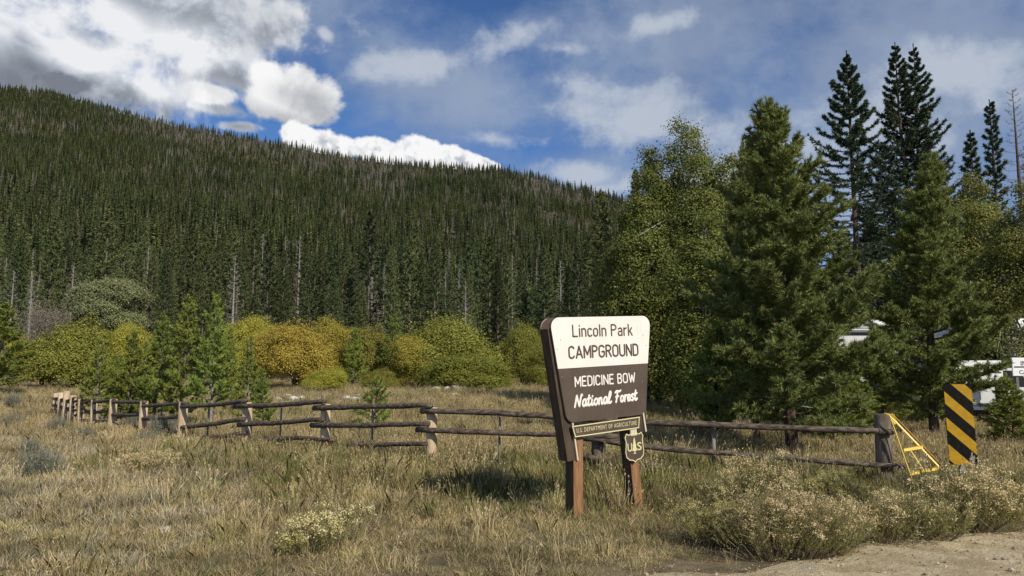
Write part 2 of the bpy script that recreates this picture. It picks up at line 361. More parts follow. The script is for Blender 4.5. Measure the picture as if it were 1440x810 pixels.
M['forest_floor'] = mat('forest_floor', lambda t: t.mix(t.mr(t.noise(t.geo.outputs['Position'], .15, 6, .6), .35, .65), (.035, .032, .02), (.10, .085, .055)), .95, .05)
us = np.linspace(-1.7, 1.7, 170); ds = 74 + (np.linspace(0, 1, 130) ** 1.4) * 2100
U, Dm = np.meshgrid(us, ds); X = U * Dm; Z = hill(X, Dm); n = len(us); i = (np.arange(len(ds) - 1)[:, None] * n + np.arange(n - 1)[None]).ravel()
me = bpy.data.meshes.new('hillside'); me.from_pydata(np.stack([X, Dm, Z], -1).reshape(-1, 3).tolist(), [], np.stack([i, i + 1, i + n + 1, i + n], 1).tolist()); me.materials.append(M['forest_floor'])
me.polygons.foreach_set('use_smooth', [True] * len(me.polygons)); tag(link('hillside', me), kind='structure')

# ------------------------------------------------------------------ plant generators: each returns (crown mesh, trunk mesh)
def pine(seed, h, rmax, cb, nbr, dens, nn, nl, m, nw=.013, barkm='bark', dead=6, tops=1, fl=0.10, tk=1.0):
    rng = np.random.default_rng(seed); rnd = random.Random(seed); random.seed(seed)
    tr = MB(); lean = rng.normal(size=2) * .02 * h
    def tp(t): return np.array([lean[0] * t * t + .03 * math.sin(t * 7 + seed), lean[1] * t * t, t * h])
    r0 = .014 * h + .02
    r0 = r0 * tk; tr.tube([tp(t) for t in np.linspace(0, .98, 12)], [r0 * (1 - t) ** .85 + .008 for t in np.linspace(0, .98, 12)], 8, 0, wob=.15)
    bb, dd, shoots = [], [], []
    def shoot(p, d, L): shoots.append((p, unit(d) * L))
    axes = [(tp, 1.0, 0.0)]
    for i in range(nbr):
        t = cb + (0.985 - cb) * ((i + rng.random()) / nbr) ** .92
        q = (t - cb) / (1 - cb); az = i * 2.399 + rng.normal() * .3
        L = rmax * (1 - q) ** .98 * (min(1, .55 + q * 2.5)) * rng.uniform(.5, 1.2) + .10
        el = .05 + .75 * q ** .8 + rng.normal() * .12
        p0 = tp(t); H = np.array([math.cos(az), math.sin(az), 0.]); pts = [p0]
        for k in range(1, 6):
            e = el - .18 + .42 * k / 5; pts.append(pts[-1] + (H * math.cos(e) + np.array([0, 0, math.sin(e)])) * L / 5 + rng.normal(size=3) * .02 * L)
        tr.tube(pts, [max(.006, (.012 + .010 * L) * (1 - k / 6)) for k in range(6)], 4, 0, cap=False)
        pts = np.array(pts); ns = max(4, int(L * dens))
        for j in range(ns):
            s = rng.uniform(fl if L > .6 else .1, 1) ** .8; kk = min(4, int(s * 5)); p = pts[kk] + (pts[kk + 1] - pts[kk]) * (s * 5 - kk)
            bd = unit(pts[kk + 1] - pts[kk]); side = unit(np.cross(bd, [0, 0, 1])) * rng.choice([-1, 1])
            d = bd * .8 + side * rng.uniform(.1, 1.1) + np.array([0, 0, rng.uniform(-.15, .7)])
            l2 = rng.uniform(.10, .32) * (1.25 - s * .5) * min(1, .4 + L)
            shoot(p, d, l2)
            if l2 > .15: shoot(p + unit(d) * l2 * .8, d + rng.normal(size=3) * .5, l2 * .6)
    shoot(tp(.97), np.array([0, 0, 1.]), .04 * h + .05)
    for a in range(dead):
        t = rng.uniform(.12, cb + .15); az = rng.uniform(0, 6.28); L = rmax * rng.uniform(.3, .8); p = tp(t); pts = [p]
        for k in range(5): pts.append(pts[-1] + np.array([math.cos(az), math.sin(az), rng.uniform(-.35, .35)]) * L / 5); az += rng.normal() * .35
        tr.tube(pts, [.016 * (1 - k / 7) for k in range(6)], 4, 1, cap=False)
    P0 = np.array([s[0] for s in shoots]); DV = np.array([s[1] for s in shoots])
    N = len(P0); tt = rng.random((N, nn, 1)); base = P0[:, None] + DV[:, None] * tt
    rad = rng.normal(size=(N, nn, 3)); d = unit(DV)[:, None] * rng.uniform(.5, 1.3, (N, nn, 1)) + unit(rad) * .85 + np.array([0, 0, .15])
    A = spikes(rng, base.reshape(-1, 3), d.reshape(-1, 3), rng.uniform(.6, 1.15, N * nn) * nl, np.full(N * nn, nw))
    return cloud_mesh('crown', A, m), tr.mesh('trunk', [M[barkm], M['bark_gr']], True)

def spruce(seed, h, rmax, cb, nbr, per, nl, nw, m, barkm='bark', droop=.25, twigs=7, power=.8, tops=1, cord=.16, knee=1.0):
    rng = np.random.default_rng(seed); random.seed(seed); tr = MB(); r0 = .011 * h + .03
    offs = [np.zeros(2)] if tops == 1 else [np.array([-.028 * h, 0]), np.array([.03 * h, .01 * h])]
    def tp(t, o): k = ss(.35, .8, t); return np.array([o[0] * k, o[1] * k, t * h * (1 if o[0] <= 0 else .995)])
    for o in offs: tr.tube([tp(t, o) for t in np.linspace(0, .985, 10)], [r0 * (1 - t) ** .9 + .012 for t in np.linspace(0, .985, 10)], 7, 0, wob=.1)
    B, Dd, NS = [], [], []
    for i in range(nbr):
        t = cb + (.985 - cb) * ((i + rng.random()) / nbr); q = (t - cb) / (1 - cb); o = offs[i % len(offs)]
        az = i * 2.399 + rng.normal() * .25; H = np.array([math.cos(az), math.sin(az), 0.])
        L = rmax * (min(1, (1 - q) / knee) ** power) * min(1, .7 + q * 2) * (rng.uniform(.66, 1.08) if rng.random() < .85 else rng.uniform(1.05, 1.32)) + .005 * h
        p = tp(t, o); pts = [p]; e0 = -droop * (1 - q) + .55 * q
        for k in range(6):
            e = e0 - .12 + (.75 * ((k / 5) ** 2)); pts.append(pts[-1] + (H * math.cos(e) + np.array([0, 0, math.sin(e)])) * L / 6)
        pts = np.array(pts); tr.tube(pts[::2], [max(.01, .035 * (1 - k / 4) * L / 3) for k in range(len(pts[::2]))], 3, 0, cap=False)
        segs = [(pts[k], pts[k + 1], 1.0) for k in range(1, 6)]
        for j in range(twigs):
            s = rng.uniform(.25, .95); kk = min(5, int(s * 6)); a = pts[kk] + (pts[kk + 1] - pts[kk]) * (s * 6 - kk); bd = unit(pts[kk + 1] - pts[kk])
            side = unit(np.cross(bd, [0, 0, 1])) * (1 if j % 2 else -1); dv = (bd * .7 + side + np.array([0, 0, rng.uniform(-.35, .15)])) * L * .17 * (1.3 - s)
            segs.append((a, a + dv, .7))
        for a, b, wgt in segs:
            k = max(2, int(per * wgt)); tt = rng.random((k, 1)); c = a + (b - a) * tt; rdir = unit(rng.normal(size=(k, 3)))
            B.append(c); Dd.append(unit(b - a) * .55 + rdir * .9 + np.array([0, 0, .05])); NS.append(np.full(k, min(1, .45 + L / (.09 * h))))
    for o in offs:
        k = per * 5; tt = rng.uniform(.93, 1, (k, 1)); B.append(np.concatenate([np.tile(tp(1, o)[:2], (k, 1)), tt * h], 1)); Dd.append(unit(rng.normal(size=(k, 3))) * .45 + np.array([0, 0, .9])); NS.append(np.full(k, .5))
    NS = np.concatenate(NS); B = np.concatenate(B); Dd = np.concatenate(Dd); N = len(B)
    A = spikes(rng, B, Dd, rng.uniform(.6, 1.2, N) * nl * NS, rng.uniform(.7, 1.2, N) * nw)
    return cloud_mesh('crown', A, m), tr.mesh('trunk', [M[barkm]], True)

def broadleaf(seed, h, rx, cb, nlimb, nleaf, size, m, barkm, stems=1, clump=.38, top=.6, rbase=None, flat=1.0, limb_el=(.5, 1.2), skirt=0.0):
    rng = np.random.default_rng(seed); random.seed(seed); tr = MB(); C = []
    for s in range(stems):
        a0 = rng.uniform(0, 6.28); off = np.array([math.cos(a0), math.sin(a0), 0]) * (rx * .45 * rng.random() if stems > 1 else 0)
        hh = h * (rng.uniform(.78, 1) if stems > 1 else 1); tip = off * 1.4 + np.array([rng.normal() * .03 * h, rng.normal() * .03 * h, hh])
        ax = [off * .3 * (1 - t) + tip * t + np.array([math.sin(t * 5 + s) * .02 * h, 0, 0]) for t in np.linspace(0, 1, 9)]; ax[0][2] = -.1
        r0 = (rbase or .012 * h + .02) / (1 if stems == 1 else 1.6)
        tr.tube(ax, [r0 * (1 - t * .9) for t in np.linspace(0, 1, 9)], 6, 0, wob=.1); ax = np.array(ax)
        for i in range(nlimb):
            t = cb + (1 - cb) * (i + rng.random()) / nlimb; kk = min(7, int(t * 8)); p = ax[kk] + (ax[kk + 1] - ax[kk]) * (t * 8 - kk)
            q = (t - cb) / (1 - cb); prof = math.sin(math.pi * min(1, (q * (1 - .0) * .82 + .16))) ** top
            L = rx * prof * rng.uniform(.6, 1.1); az = i * 2.4 + rng.normal() * .4; el = rng.uniform(*limb_el) * (1 - .2 * (1 - q))
            pts = [p]
            for k in range(4): e = el * (1 - .12 * k); pts.append(pts[-1] + np.array([math.cos(az) * math.cos(e), math.sin(az) * math.cos(e), math.sin(e) * flat]) * L / 4 / max(.5, math.cos(el)) + rng.normal(size=3) * .03 * L)
            pts[-1][2] = min(pts[-1][2], h * 1.0)
            tr.tube(pts, [max(.008, r0 * .35 * (1 - k / 5)) for k in range(5)], 4, 0, cap=False)
            for k in range(1, 5):
                for _ in range(2): C.append((pts[k] + rng.normal(size=3) * clump * .5 * np.array([1, 1, .8]), clump * rng.uniform(.55, 1.15)))
    if skirt:
        for _ in range(int(len(C) * skirt)):
            a = rng.uniform(0, 6.28); r = rx * rng.uniform(.5, 1.0); C.append((np.array([math.cos(a) * r, math.sin(a) * r, rng.uniform(.1, .45) * h]), clump * rng.uniform(.6, 1.1)))
    cc_ = np.array([c[0] for c in C]); rr = np.array([c[1] for c in C]); idx = rng.integers(0, len(C), nleaf)
    pos = cc_[idx] + rng.normal(size=(nleaf, 3)) * rr[idx][:, None] * .5
    pos = pos[(pos[:, 2] > .04)]
    return cloud_mesh('crown', leaves(rng, pos, rng.uniform(.6, 1.3, len(pos)) * size), m), tr.mesh('trunk', [M[barkm]], True)

def facing(rng, c, nrm, size):
    s = unit(np.cross(nrm, rng.normal(size=c.shape))); d = np.cross(nrm, s); z = size[:, None]
    return np.stack([c - d * z * .5, c + s * z * .38, c + d * z * .5, c - s * z * .38], 1)
def lobed(seed, lobes, ncl, per, size, m, stems, barkm, clr=.3, drop=.82, sz_spread=(.55, 1.25), low=-.5, ragged=.12):
    """lobes: (x,y,z,rx,rz). Leaf clusters sit on and just under the lobes' skins; stems: list of (points, radius)"""
    rng = np.random.default_rng(seed); random.seed(seed); Lb = np.array(lobes, float); wgt = Lb[:, 3] ** 2; wgt /= wgt.sum()
    i = rng.choice(len(Lb), ncl * 2, p=wgt); d = unit(rng.normal(size=(ncl * 2, 3))); d[:, 2] = np.where(d[:, 2] < low, -d[:, 2], d[:, 2])
    rad = Lb[i][:, [3, 3, 4]]; k = (1 - np.abs(rng.normal(size=(ncl * 2, 1))) * ragged * 1.4 + (rng.random((ncl * 2, 1)) < .12) * rng.uniform(0, ragged, (ncl * 2, 1)) * 1.6)
    c = Lb[i][:, :3] + d * rad * k; ins = np.zeros(len(c), bool)
    for j in range(len(Lb)): ins |= (i != j) & ((((c - Lb[j, :3]) / Lb[j, [3, 3, 4]]) ** 2).sum(1) < drop ** 2)
    ok = (~ins) & (c[:, 2] > .05); c, d = c[ok][:ncl], d[ok][:ncl]; n = len(c)
    cr = clr * rng.uniform(.5, 1.2, (n, 1, 1)); o = rng.normal(size=(n, per, 3)) * np.array([1, 1, .75]); pos = c[:, None] + o * cr * .55
    nrm = unit(unit(o) * .55 + d[:, None] * .6 + rng.normal(size=o.shape) * .5 + np.array([0, 0, .15])); pos = pos.reshape(-1, 3); nrm = nrm.reshape(-1, 3); ok = pos[:, 2] > .03
    A = facing(rng, pos[ok], nrm[ok], rng.uniform(*sz_spread, ok.sum()) * size); tr = MB()
    for pts_, r0 in stems: tr.tube(pts_, [r0 * (1 - .8 * q / (len(pts_) - 1)) for q in range(len(pts_))], 6, wob=.1)
    for q in range(0, n, max(1, n // 70)):                       # twigs reaching the clusters
        a = np.array(stems[q % len(stems)][0][len(stems[0][0]) // 2]); a = a + (c[q] - a) * .25; tr.tube([a, (a + c[q]) / 2 + rng.normal(size=3) * .08, c[q]], [.03, .02, .008], 4, cap=False)
    return cloud_mesh('crown', A, m), tr.mesh('trunk', [M[barkm]], True)
def bush(seed, m, h=4.4, rx=2.5, ncl=1700, per=46, size=.085, nl=15, barkm='stem', ragged=.24):
    rng = np.random.default_rng(seed); L = [(0, 0, h * .40, rx * .66, h * .52)]; st = []
    for k in range(nl):
        a = k * 2.4 + rng.normal() * .4; q = rng.uniform(.35, .62); rr = rx * rng.uniform(.20, .42); L.append((math.cos(a) * q * rx, math.sin(a) * q * rx, h * rng.uniform(.18, .74) * (1.15 - q * .5), rr, rr * rng.uniform(.9, 1.6)))
    for k in range(16):
        a = rng.uniform(0, 6.28); q = rng.uniform(.1, .5) * rx; z = h * rng.uniform(.5, .85); st.append(([(0.1 * math.cos(a), .1 * math.sin(a), -.1), (q * .5 * math.cos(a), q * .5 * math.sin(a), z * .5), (q * math.cos(a), q * math.sin(a), z)], .05))
    return lobed(seed, L, ncl, per, size, m, st, barkm, .42, ragged=ragged)
def aspen(seed, m, h, rx, stems=2, ncl=1500, per=30, size=.10, barkm='bark_asp', cb=.1, ragged=.2, top=1.0):
    rng = np.random.default_rng(seed); L = []; st = []
    for s_ in range(stems):
        a = rng.uniform(0, 6.28); o_ = np.array([math.cos(a), math.sin(a)]) * (rx * .45 if s_ else 0); hh = h * (1 if s_ == 0 else rng.uniform(.72, .9)); nn_ = int(hh * 2.3)
        st.append(([(o_[0] * .4, o_[1] * .4, -.1), (o_[0] * .8, o_[1] * .8, hh * .35), (o_[0] + .1, o_[1], hh * .7), (o_[0] * 1.1, o_[1] * 1.1, hh * .96)], .012 * h))
        for k in range(nn_):
            t = (k + .5) / nn_; prof = (math.sin(math.pi * min(1, .12 + .83 * t)) ** .6) * (1 if t < .6 else 1 - (t - .6) * 1.2 * top); b = k * 2.4 + rng.normal() * .5; q = rx * .48 * prof * rng.uniform(.5, 1.15)
            rr = max(.28, rx * .52 * prof * rng.uniform(.7, 1.15)); L.append((o_[0] + math.cos(b) * q, o_[1] + math.sin(b) * q, hh * (cb + (1 - cb) * t) - rr * .3, rr, rr * rng.uniform(.9, 1.3)))
    return lobed(seed, L, ncl, per, size, m, st, barkm, .40, drop=.75, ragged=ragged)

def far_conifer(seed, h, r, cb, nt, m, barkm, tri=(1.0, .5), pw=.85):          # one low mesh: crown + trunk
    rng = np.random.default_rng(seed); t = cb + (1 - cb) * rng.random(nt) ** 1.15; q = (t - cb) / (1 - cb)
    rad = r * (1 - q) ** pw * np.minimum(1, .5 + 3 * q) * rng.uniform(.55, 1.1, nt) + .05; lay = np.sin(t * h * 2.6 + seed) * .25 + .85; rad *= lay
    az = rng.uniform(0, 6.283, nt); H = np.stack([np.cos(az), np.sin(az), np.zeros(nt)], 1); dz = np.tan(.35 * q - .18)[:, None] * rad[:, None]
    base = H * rad[:, None] * .15 + np.stack([np.zeros(nt), np.zeros(nt), t * h], 1); L = rad * rng.uniform(.7, 1.1, nt)
    d = H + np.array([0, 0, 1]) * (.55 * q - .22)[:, None] + rng.normal(size=(nt, 3)) * .12
    A = spikes(rng, base, d, L + .15, np.minimum(tri[1], .25 + L * .35))
    top = spikes(rng, np.tile([0, 0, h * .93], (8, 1)), np.tile([0, 0, 1.], (8, 1)) + rng.normal(size=(8, 3)) * .12, np.full(8, h * .08), np.full(8, .22))
    k = 5; a = np.arange(k) * 2 * math.pi / k; rb = .012 * h + .03; tv = []
    for j in range(k):
        j2 = (j + 1) % k
        tv.append([[math.cos(a[j]) * rb, math.sin(a[j]) * rb, -.3], [math.cos(a[j2]) * rb, math.sin(a[j2]) * rb, -.3], [0, 0, h * .97]])
    A = np.concatenate([A, top, np.array(tv)]); mi = np.concatenate([np.zeros(nt + 8), np.ones(k)])
    return cloud_mesh('conifer', A, [M[m], M[barkm]], mi)
def far_snag(seed, h, nt):
    rng = np.random.default_rng(seed); t = rng.uniform(.25, .97, nt); az = rng.uniform(0, 6.28, nt)
    base = np.stack([np.zeros(nt), np.zeros(nt), t * h], 1); d = np.stack([np.cos(az), np.sin(az), rng.uniform(-.4, .3, nt)], 1)
    A = spikes(rng, base, d, (1 - t) * 1.3 + .25, np.full(nt, .07)); k = 5; a = np.arange(k) * 2 * math.pi / k; rb = .15; tv = []
    for j in range(k):
        j2 = (j + 1) % k; tv.append([[math.cos(a[j]) * rb, math.sin(a[j]) * rb, -.3], [math.cos(a[j2]) * rb, math.sin(a[j2]) * rb, -.3], [.0, 0, h]])
    A = np.concatenate([A, np.array(tv)]); return cloud_mesh('snag', A, [M['dead'], M['bark_gr']], np.concatenate([np.zeros(nt), np.ones(k)]))

def plant(name, label, cat, meshes, loc, rz=0, s=1.0, group=None, sz=None, parts=('crown', 'trunk')):
    t = thing(name, label, cat, loc, rz, group); t.scale = (s, s, s if sz is None else sz)
    for pn, me_ in zip(parts, meshes): link(pn, me_, t)
    return t

# scatter helper: geometry nodes instancing of a hidden library collection on points
def scatter(name, pos, rot, scl, idx, lib, kind='stuff'):
    me = bpy.data.meshes.new(name); n = len(pos); me.vertices.add(n); me.vertices.foreach_set('co', np.asarray(pos, np.float32).ravel())
    a = me.attributes.new('rot', 'FLOAT_VECTOR', 'POINT'); a.data.foreach_set('vector', np.asarray(rot, np.float32).ravel())
    a = me.attributes.new('scl', 'FLOAT_VECTOR', 'POINT'); a.data.foreach_set('vector', np.asarray(scl, np.float32).ravel())
    a = me.attributes.new('idx', 'INT', 'POINT'); a.data.foreach_set('value', np.asarray(idx, np.int32).ravel()); me.update()
    c = bpy.data.collections.new(name + '_kinds')
    for i, m_ in enumerate(lib): c.objects.link(bpy.data.objects.new('%s_kind_%02d' % (name, i), m_))
    ng = bpy.data.node_groups.new(name + '_scatter', 'GeometryNodeTree')
    ng.interface.new_socket('Geometry', in_out='INPUT', socket_type='NodeSocketGeometry'); ng.interface.new_socket('Geometry', in_out='OUTPUT', socket_type='NodeSocketGeometry')
    N_ = ng.nodes; gi = N_.new('NodeGroupInput'); go = N_.new('NodeGroupOutput'); ip = N_.new('GeometryNodeInstanceOnPoints'); ci = N_.new('GeometryNodeCollectionInfo')
    ci.inputs[0].default_value = c; ci.inputs['Separate Children'].default_value = True; ci.inputs['Reset Children'].default_value = True
    def attr(nm, ty):
        q = N_.new('GeometryNodeInputNamedAttribute'); q.data_type = ty; q.inputs[0].default_value = nm; return q.outputs[0]
    Lk = ng.links; Lk.new(gi.outputs[0], ip.inputs['Points']); Lk.new(ci.outputs[0], ip.inputs['Instance']); ip.inputs['Pick Instance'].default_value = True
    Lk.new(attr('idx', 'INT'), ip.inputs['Instance Index']); Lk.new(attr('scl', 'FLOAT_VECTOR'), ip.inputs['Scale'])
    e = N_.new('FunctionNodeEulerToRotation'); Lk.new(attr('rot', 'FLOAT_VECTOR'), e.inputs[0]); Lk.new(e.outputs[0], ip.inputs['Rotation'])
    Lk.new(ip.outputs[0], go.inputs[0]); o = link(name, me); md = o.modifiers.new('scatter', 'NODES'); md.node_group = ng
    return tag(o, kind=kind)

# ------------------------------------------------------------------ forest on the hillside
rng = np.random.default_rng(11)
pts = []
Dd_ = 80.0
while Dd_ < 1400:
    cell = 4.6 - .45 * min(1, (Dd_ - 84) / 200); w_ = 1.0
    u = np.arange(-1.05 * Dd_, 1.0 * Dd_, cell); u = u + rng.uniform(-.5, .5, len(u)) * cell
    pts.append(np.stack([u, Dd_ + rng.uniform(-.5, .5, len(u)) * cell], 1)); Dd_ += cell
pts = np.concatenate(pts); uu = pts[:, 0] / pts[:, 1]; Dr = np.interp(uu, RU, RD); s_ = (pts[:, 1] - 84) / (Dr - 84)
keep = (s_ < 1.08) & (s_ > .0) & (uu > -.86) & (uu < .86)
pts = pts[keep]; uu = uu[keep]; s_ = s_[keep]
zz = hill(pts[:, 0], pts[:, 1]); gapn = np.array([mn.noise(Vector((p[0] * .045, p[1] * .03, 21.))) for p in pts]); keep = (zz > .2) & ~((gapn < -.30) & (rng.random(len(pts)) < .75)) & (rng.random(len(pts)) > .08); pts = pts[keep]; uu = uu[keep]; s_ = s_[keep]; zz = zz[keep]
nf = len(pts)
zone = np.array([mn.noise(Vector((p[0] * .012, p[1] * .009, 3.))) for p in pts]); zone2 = np.array([mn.noise(Vector((p[0] * .03, p[1] * .02, 9.))) for p in pts])
rr_ = rng.random(nf)
lib = [far_conifer(k, 14, 2.0 + .3 * k, .06, 640, 'fir', 'bark_far', (1, .55)) for k in range(3)] + \
      [far_conifer(k, 15, 1.5, .14, 540, 'fir', 'bark_far', (1, .5)) for k in range(3, 5)] + \
      [far_conifer(k, 13 + (k - 5), 2.0, .20, 500, 'fir_lt', 'bark_far', (1, .5), .8) for k in range(5, 8)] + \
      [far_snag(k, 13, 60) for k in range(8, 11)] + [far_conifer(k, 11, 1.5, .12, 460, 'dead', 'bark_gr', (1, .34), .9) for k in range(11, 12)]
pale = rr_ < np.clip(.12 + .50 * ss(.25, .8, s_) * ss(-.30, .3, zone + .15 * uu) + .55 * ss(.72, .9, s_) * ss(-.62, -.45, uu) * ss(.05, -.25, uu), 0, .72)
idx = np.where(pale, rng.choice([8, 9, 10, 11], nf), np.where(zone2 + rng.normal(size=nf) * .25 > .05, rng.choice([5, 6, 7], nf), rng.choice([0, 1, 2, 3, 4], nf)))
hs = rng.choice([.5, .75, 1.0, 1.25], nf, p=[.2, .3, .32, .18]) * rng.uniform(.85, 1.12, nf) * (1.0 - .20 * ss(0, .35, s_) - .08 * s_)
order = np.argsort(-hs * 14 / pts[:, 1] * (np.abs(uu) < .72)); ind = np.zeros(nf, bool); ind[order[:300]] = True
fl = ~ind
scatter('far_forest', np.c_[pts[fl], zz[fl] - .2], np.c_[rng.normal(size=(fl.sum(), 2)) * .025, rng.uniform(0, 6.28, fl.sum())], np.c_[hs[fl] * rng.uniform(.85, 1.25, fl.sum()), hs[fl] * rng.uniform(.85, 1.25, fl.sum()), hs[fl]], idx[fl], lib)
scene.objects['far_forest']['label'] = 'dense conifer forest covering the hillside up to the ridge'
hk = {}
for k in range(4): hk[k] = spruce(40 + k, 14, 2.6 + .5 * (k % 3), .05, 95, 8, .34, .11, M['fir'], 'bark_far', .3, 5, .85)
for k in range(4, 7): hk[k] = spruce(50 + k, 15, 2.4 + .3 * (k % 2), .13, 90, 9, .36, .11, M['fir_lt'], 'bark_far', .0, 5, .75)
for k in range(7, 9):
    hk[k] = spruce(60 + k, 14, 1.2, .2, 60, 1, .3, .03, M['dead'], 'bark_gr', .1, 3, .7)
LM = [(60, 'the far left willows'), (150, 'the round pale-olive tree'), (300, 'the young pines behind the fence'), (430, 'the gold willow'), (530, 'the gap between gold and round willows'), (640, 'the big round olive willow'), (745, 'the green upright bush'), (860, 'the campground sign'), (980, 'the tall aspen'), (1150, 'the large near pine'), (2000, 'the trailers')]
def region(x, y):
    px = 720 + F * x / y; return 'above ' + next(n_ for e, n_ in LM if px < e)
DK, LT, SN = 'dark pointed conifer at the hill foot', 'lighter lodgepole pine with bare lower trunk', 'bare grey dead conifer'
for j in np.nonzero(ind)[0]:
    c = rng.integers(0, 4) if idx[j] < 5 else (rng.integers(4, 7) if idx[j] < 8 else rng.integers(7, 9))
    nm, lb, gp = (('conifer_tree', DK, 'dark conifers on the lower hillside'), ('lodgepole_pine', LT, 'lodgepole pines on the lower hillside'), ('dead_tree', SN, 'dead trees on the lower hillside'))[0 if c < 4 else 1 if c < 7 else 2]
    lb = lb + ' ' + region(pts[j, 0], pts[j, 1])
    plant(nm, lb, 'tree', hk[int(c)], (pts[j, 0], pts[j, 1], zz[j] - .25), rng.uniform(0, 6.28), hs[j] * rng.uniform(.9, 1.15), gp)

# ------------------------------------------------------------------ named trees behind the meadow
def by_px(px, top, D, basez=None):
    p = at(px, top, D); z = (gz(p.x, p.y) if D < 80 else float(max(gz(p.x, p.y), hill(p.x, p.y)))) - .05
    return Vector((p.x, p.y, z)), p.z - z
def put_tree(name, label, cat, meshes, h0, px, top, D, rz=0, group=None, wide=1.0):
    loc, h = by_px(px, top, D); s = h / h0; t = plant(name, label, cat, meshes, loc, rz, s * wide, group, s); return t
bigA = spruce(101, 20, 2.9, .05, 170, 12, .34, .085, M['fir'], 'bark_far', .25, 8, .8)
bigB = spruce(102, 20, 2.2, .22, 130, 12, .36, .09, M['fir_lt'], 'bark_far', .0, 8, .6)
G1 = 'tall conifers behind the willows'
for (px, top, D, me_, lb, wd) in [
    (845, 268, 84, bigB, 'tall open lodgepole pine behind the sign, pale trunk showing', 1.1),
    (893, 236, 80, bigA, 'dark spruce with its tip against the sky left of the tall aspen', .9),
    (765, 345, 76, bigA, 'broad dark spruce just left of the campground sign top', 1.25),
    (800, 372, 72, bigA, 'shorter dark spruce directly behind the campground sign', 1.2),
    (612, 328, 86, bigA, 'slender blue-green spruce above the big olive willow', .9),
    (660, 372, 74, bigB, 'thin pine with long bare pale trunk behind the olive willow', .8),
    (552, 345, 84, bigB, 'lodgepole pine with visible pale trunk above the yellow willows', .9),
    (700, 360, 84, bigA, 'dark spruce right of the bare-trunked pine', 1.0),
    (470, 380, 82, bigA, 'dark spruce behind the gold willow', 1.1),
    (510, 395, 78, bigB, 'open-crowned pine right of the gold willow', 1.0),
    (400, 350, 90, bigA, 'dark narrow spruce beside the white bare snag', 1.0),
    (30, 330, 80, bigA, 'dark spruce among grey trunks at the far left edge of the forest', 1.1),
    (235, 350, 86, bigA, 'dark spruce right of the round pale-olive tree', 1.0),
    (940, 320, 74, bigA, 'dark spruce half hidden behind the tall aspen', 1.3),
    (1010, 300, 66, bigA, 'dark spruce between the aspen and the near ponderosa', 1.3),
    (1135, 330, 62, bigA, 'dark spruce filling the gap left of the two tall spruces', 1.4),
    (1330, 330, 58, bigA, 'dark spruce behind the trailers', 1.5),
    (1225, 300, 66, bigB, 'open pine behind the pair of tall spruces', 1.3),
    (1425, 330, 66, bigA, 'dark spruce at the right edge behind the aspens', 1.4),
    (1205, 335, 62, bigA, 'dark spruce directly beneath the left tall spruce', 1.4),
    (1168, 372, 58, bigA, 'shorter dark spruce low between near pine and tall spruces', 1.5),
    (1262, 318, 60, bigA, 'dark spruce beneath the forked tall spruce', 1.4),
    (1395, 352, 54, bigA, 'dark spruce behind the yellowing aspens', 1.4),
    (905, 330, 64, bigA, 'dark spruce just right of and behind the sign', 1.3),
    (1222, 288, 60, bigA, 'dark spruce between the two tallest trees, lower than both', 1.3),
    (1480, 300, 55, bigA, 'dark spruce just beyond the right edge', 1.4)]:
    put_tree('spruce_tree' if me_ is bigA else 'pine_tree', lb, 'tree', me_, 20, px, top, D, px * .37, G1, wd)
snagM = spruce(110, 14, 1.4, .15, 70, 1, .3, .03, M['dead'], 'bark_gr', .1, 4, .7)
for (px, top, D, lb) in [(331, 358, 80, 'white bare snag standing out against the forest above the gold willow'), (104, 370, 72, 'grey snag with bare side branches left of the round olive tree'), (46, 385, 70, 'thin grey dead trunk at the left, above the willows'), (20, 380, 74, 'leftmost grey dead trunk at the forest edge'), (655, 395, 70, 'pale broken trunk rising from the big olive willow')]:
    put_tree('dead_tree', lb, 'dead tree', snagM, 14, px, top, D, px, 'bare snags at the forest edge', 1.2)
# tall spruces on the right
t3 = spruce(121, 21, 5.0, .05, 200, 40, .20, .06, M['spruce'], 'bark', .24, 14, 1.0, knee=.72)
put_tree('spruce_tree', 'tall open-branched dark spruce, left one of the two tallest trees', 'tree', t3, 21, 1190, 72, 44, .6)
t4 = spruce(122, 22, 4.4, .05, 370, 34, .20, .06, M['spruce'], 'bark', .10, 13, .95, tops=2, knee=.75)
put_tree('spruce_tree', 'tallest dark spruce with a forked double tip', 'tree', t4, 22, 1272, 60, 45, 0)
t7 = spruce(123, 16, 2.0, .05, 110, 24, .26, .07, M['spruce'], 'bark', .2, 8, .7)
put_tree('spruce_tree', 'small dark spruce tip left of the thin-topped conifers on the right', 'tree', t7, 16, 1364, 184, 52, 2)
put_tree('spruce_tree', 'narrow tall conifer with sparse top right of the small spruce tip', 'tree', spruce(124, 20, 1.3, .05, 150, 22, .26, .07, M['spruce'], 'bark', .1, 6, .45), 20, 1391, 141, 56, 1)
put_tree('spruce_tree', 'short dark spruce tip showing between aspen and near ponderosa', 'tree', t7, 16, 1046, 212, 40, 1)
put_tree('dead_tree', 'tall bare dead conifer spike near the right edge', 'dead tree', spruce(125, 22, 1.6, .3, 90, 2, .25, .025, M['dead'], 'bark', .3, 5, .5), 22, 1423, 120, 52, 1)
put_tree('dead_tree', 'thin dead grey conifer at the right edge, brownish twigs', 'dead tree', spruce(126, 14, 1.3, .1, 90, 6, .25, .04, M['dead'], 'bark', .3, 5, .5), 14, 1446, 195, 50, 1)
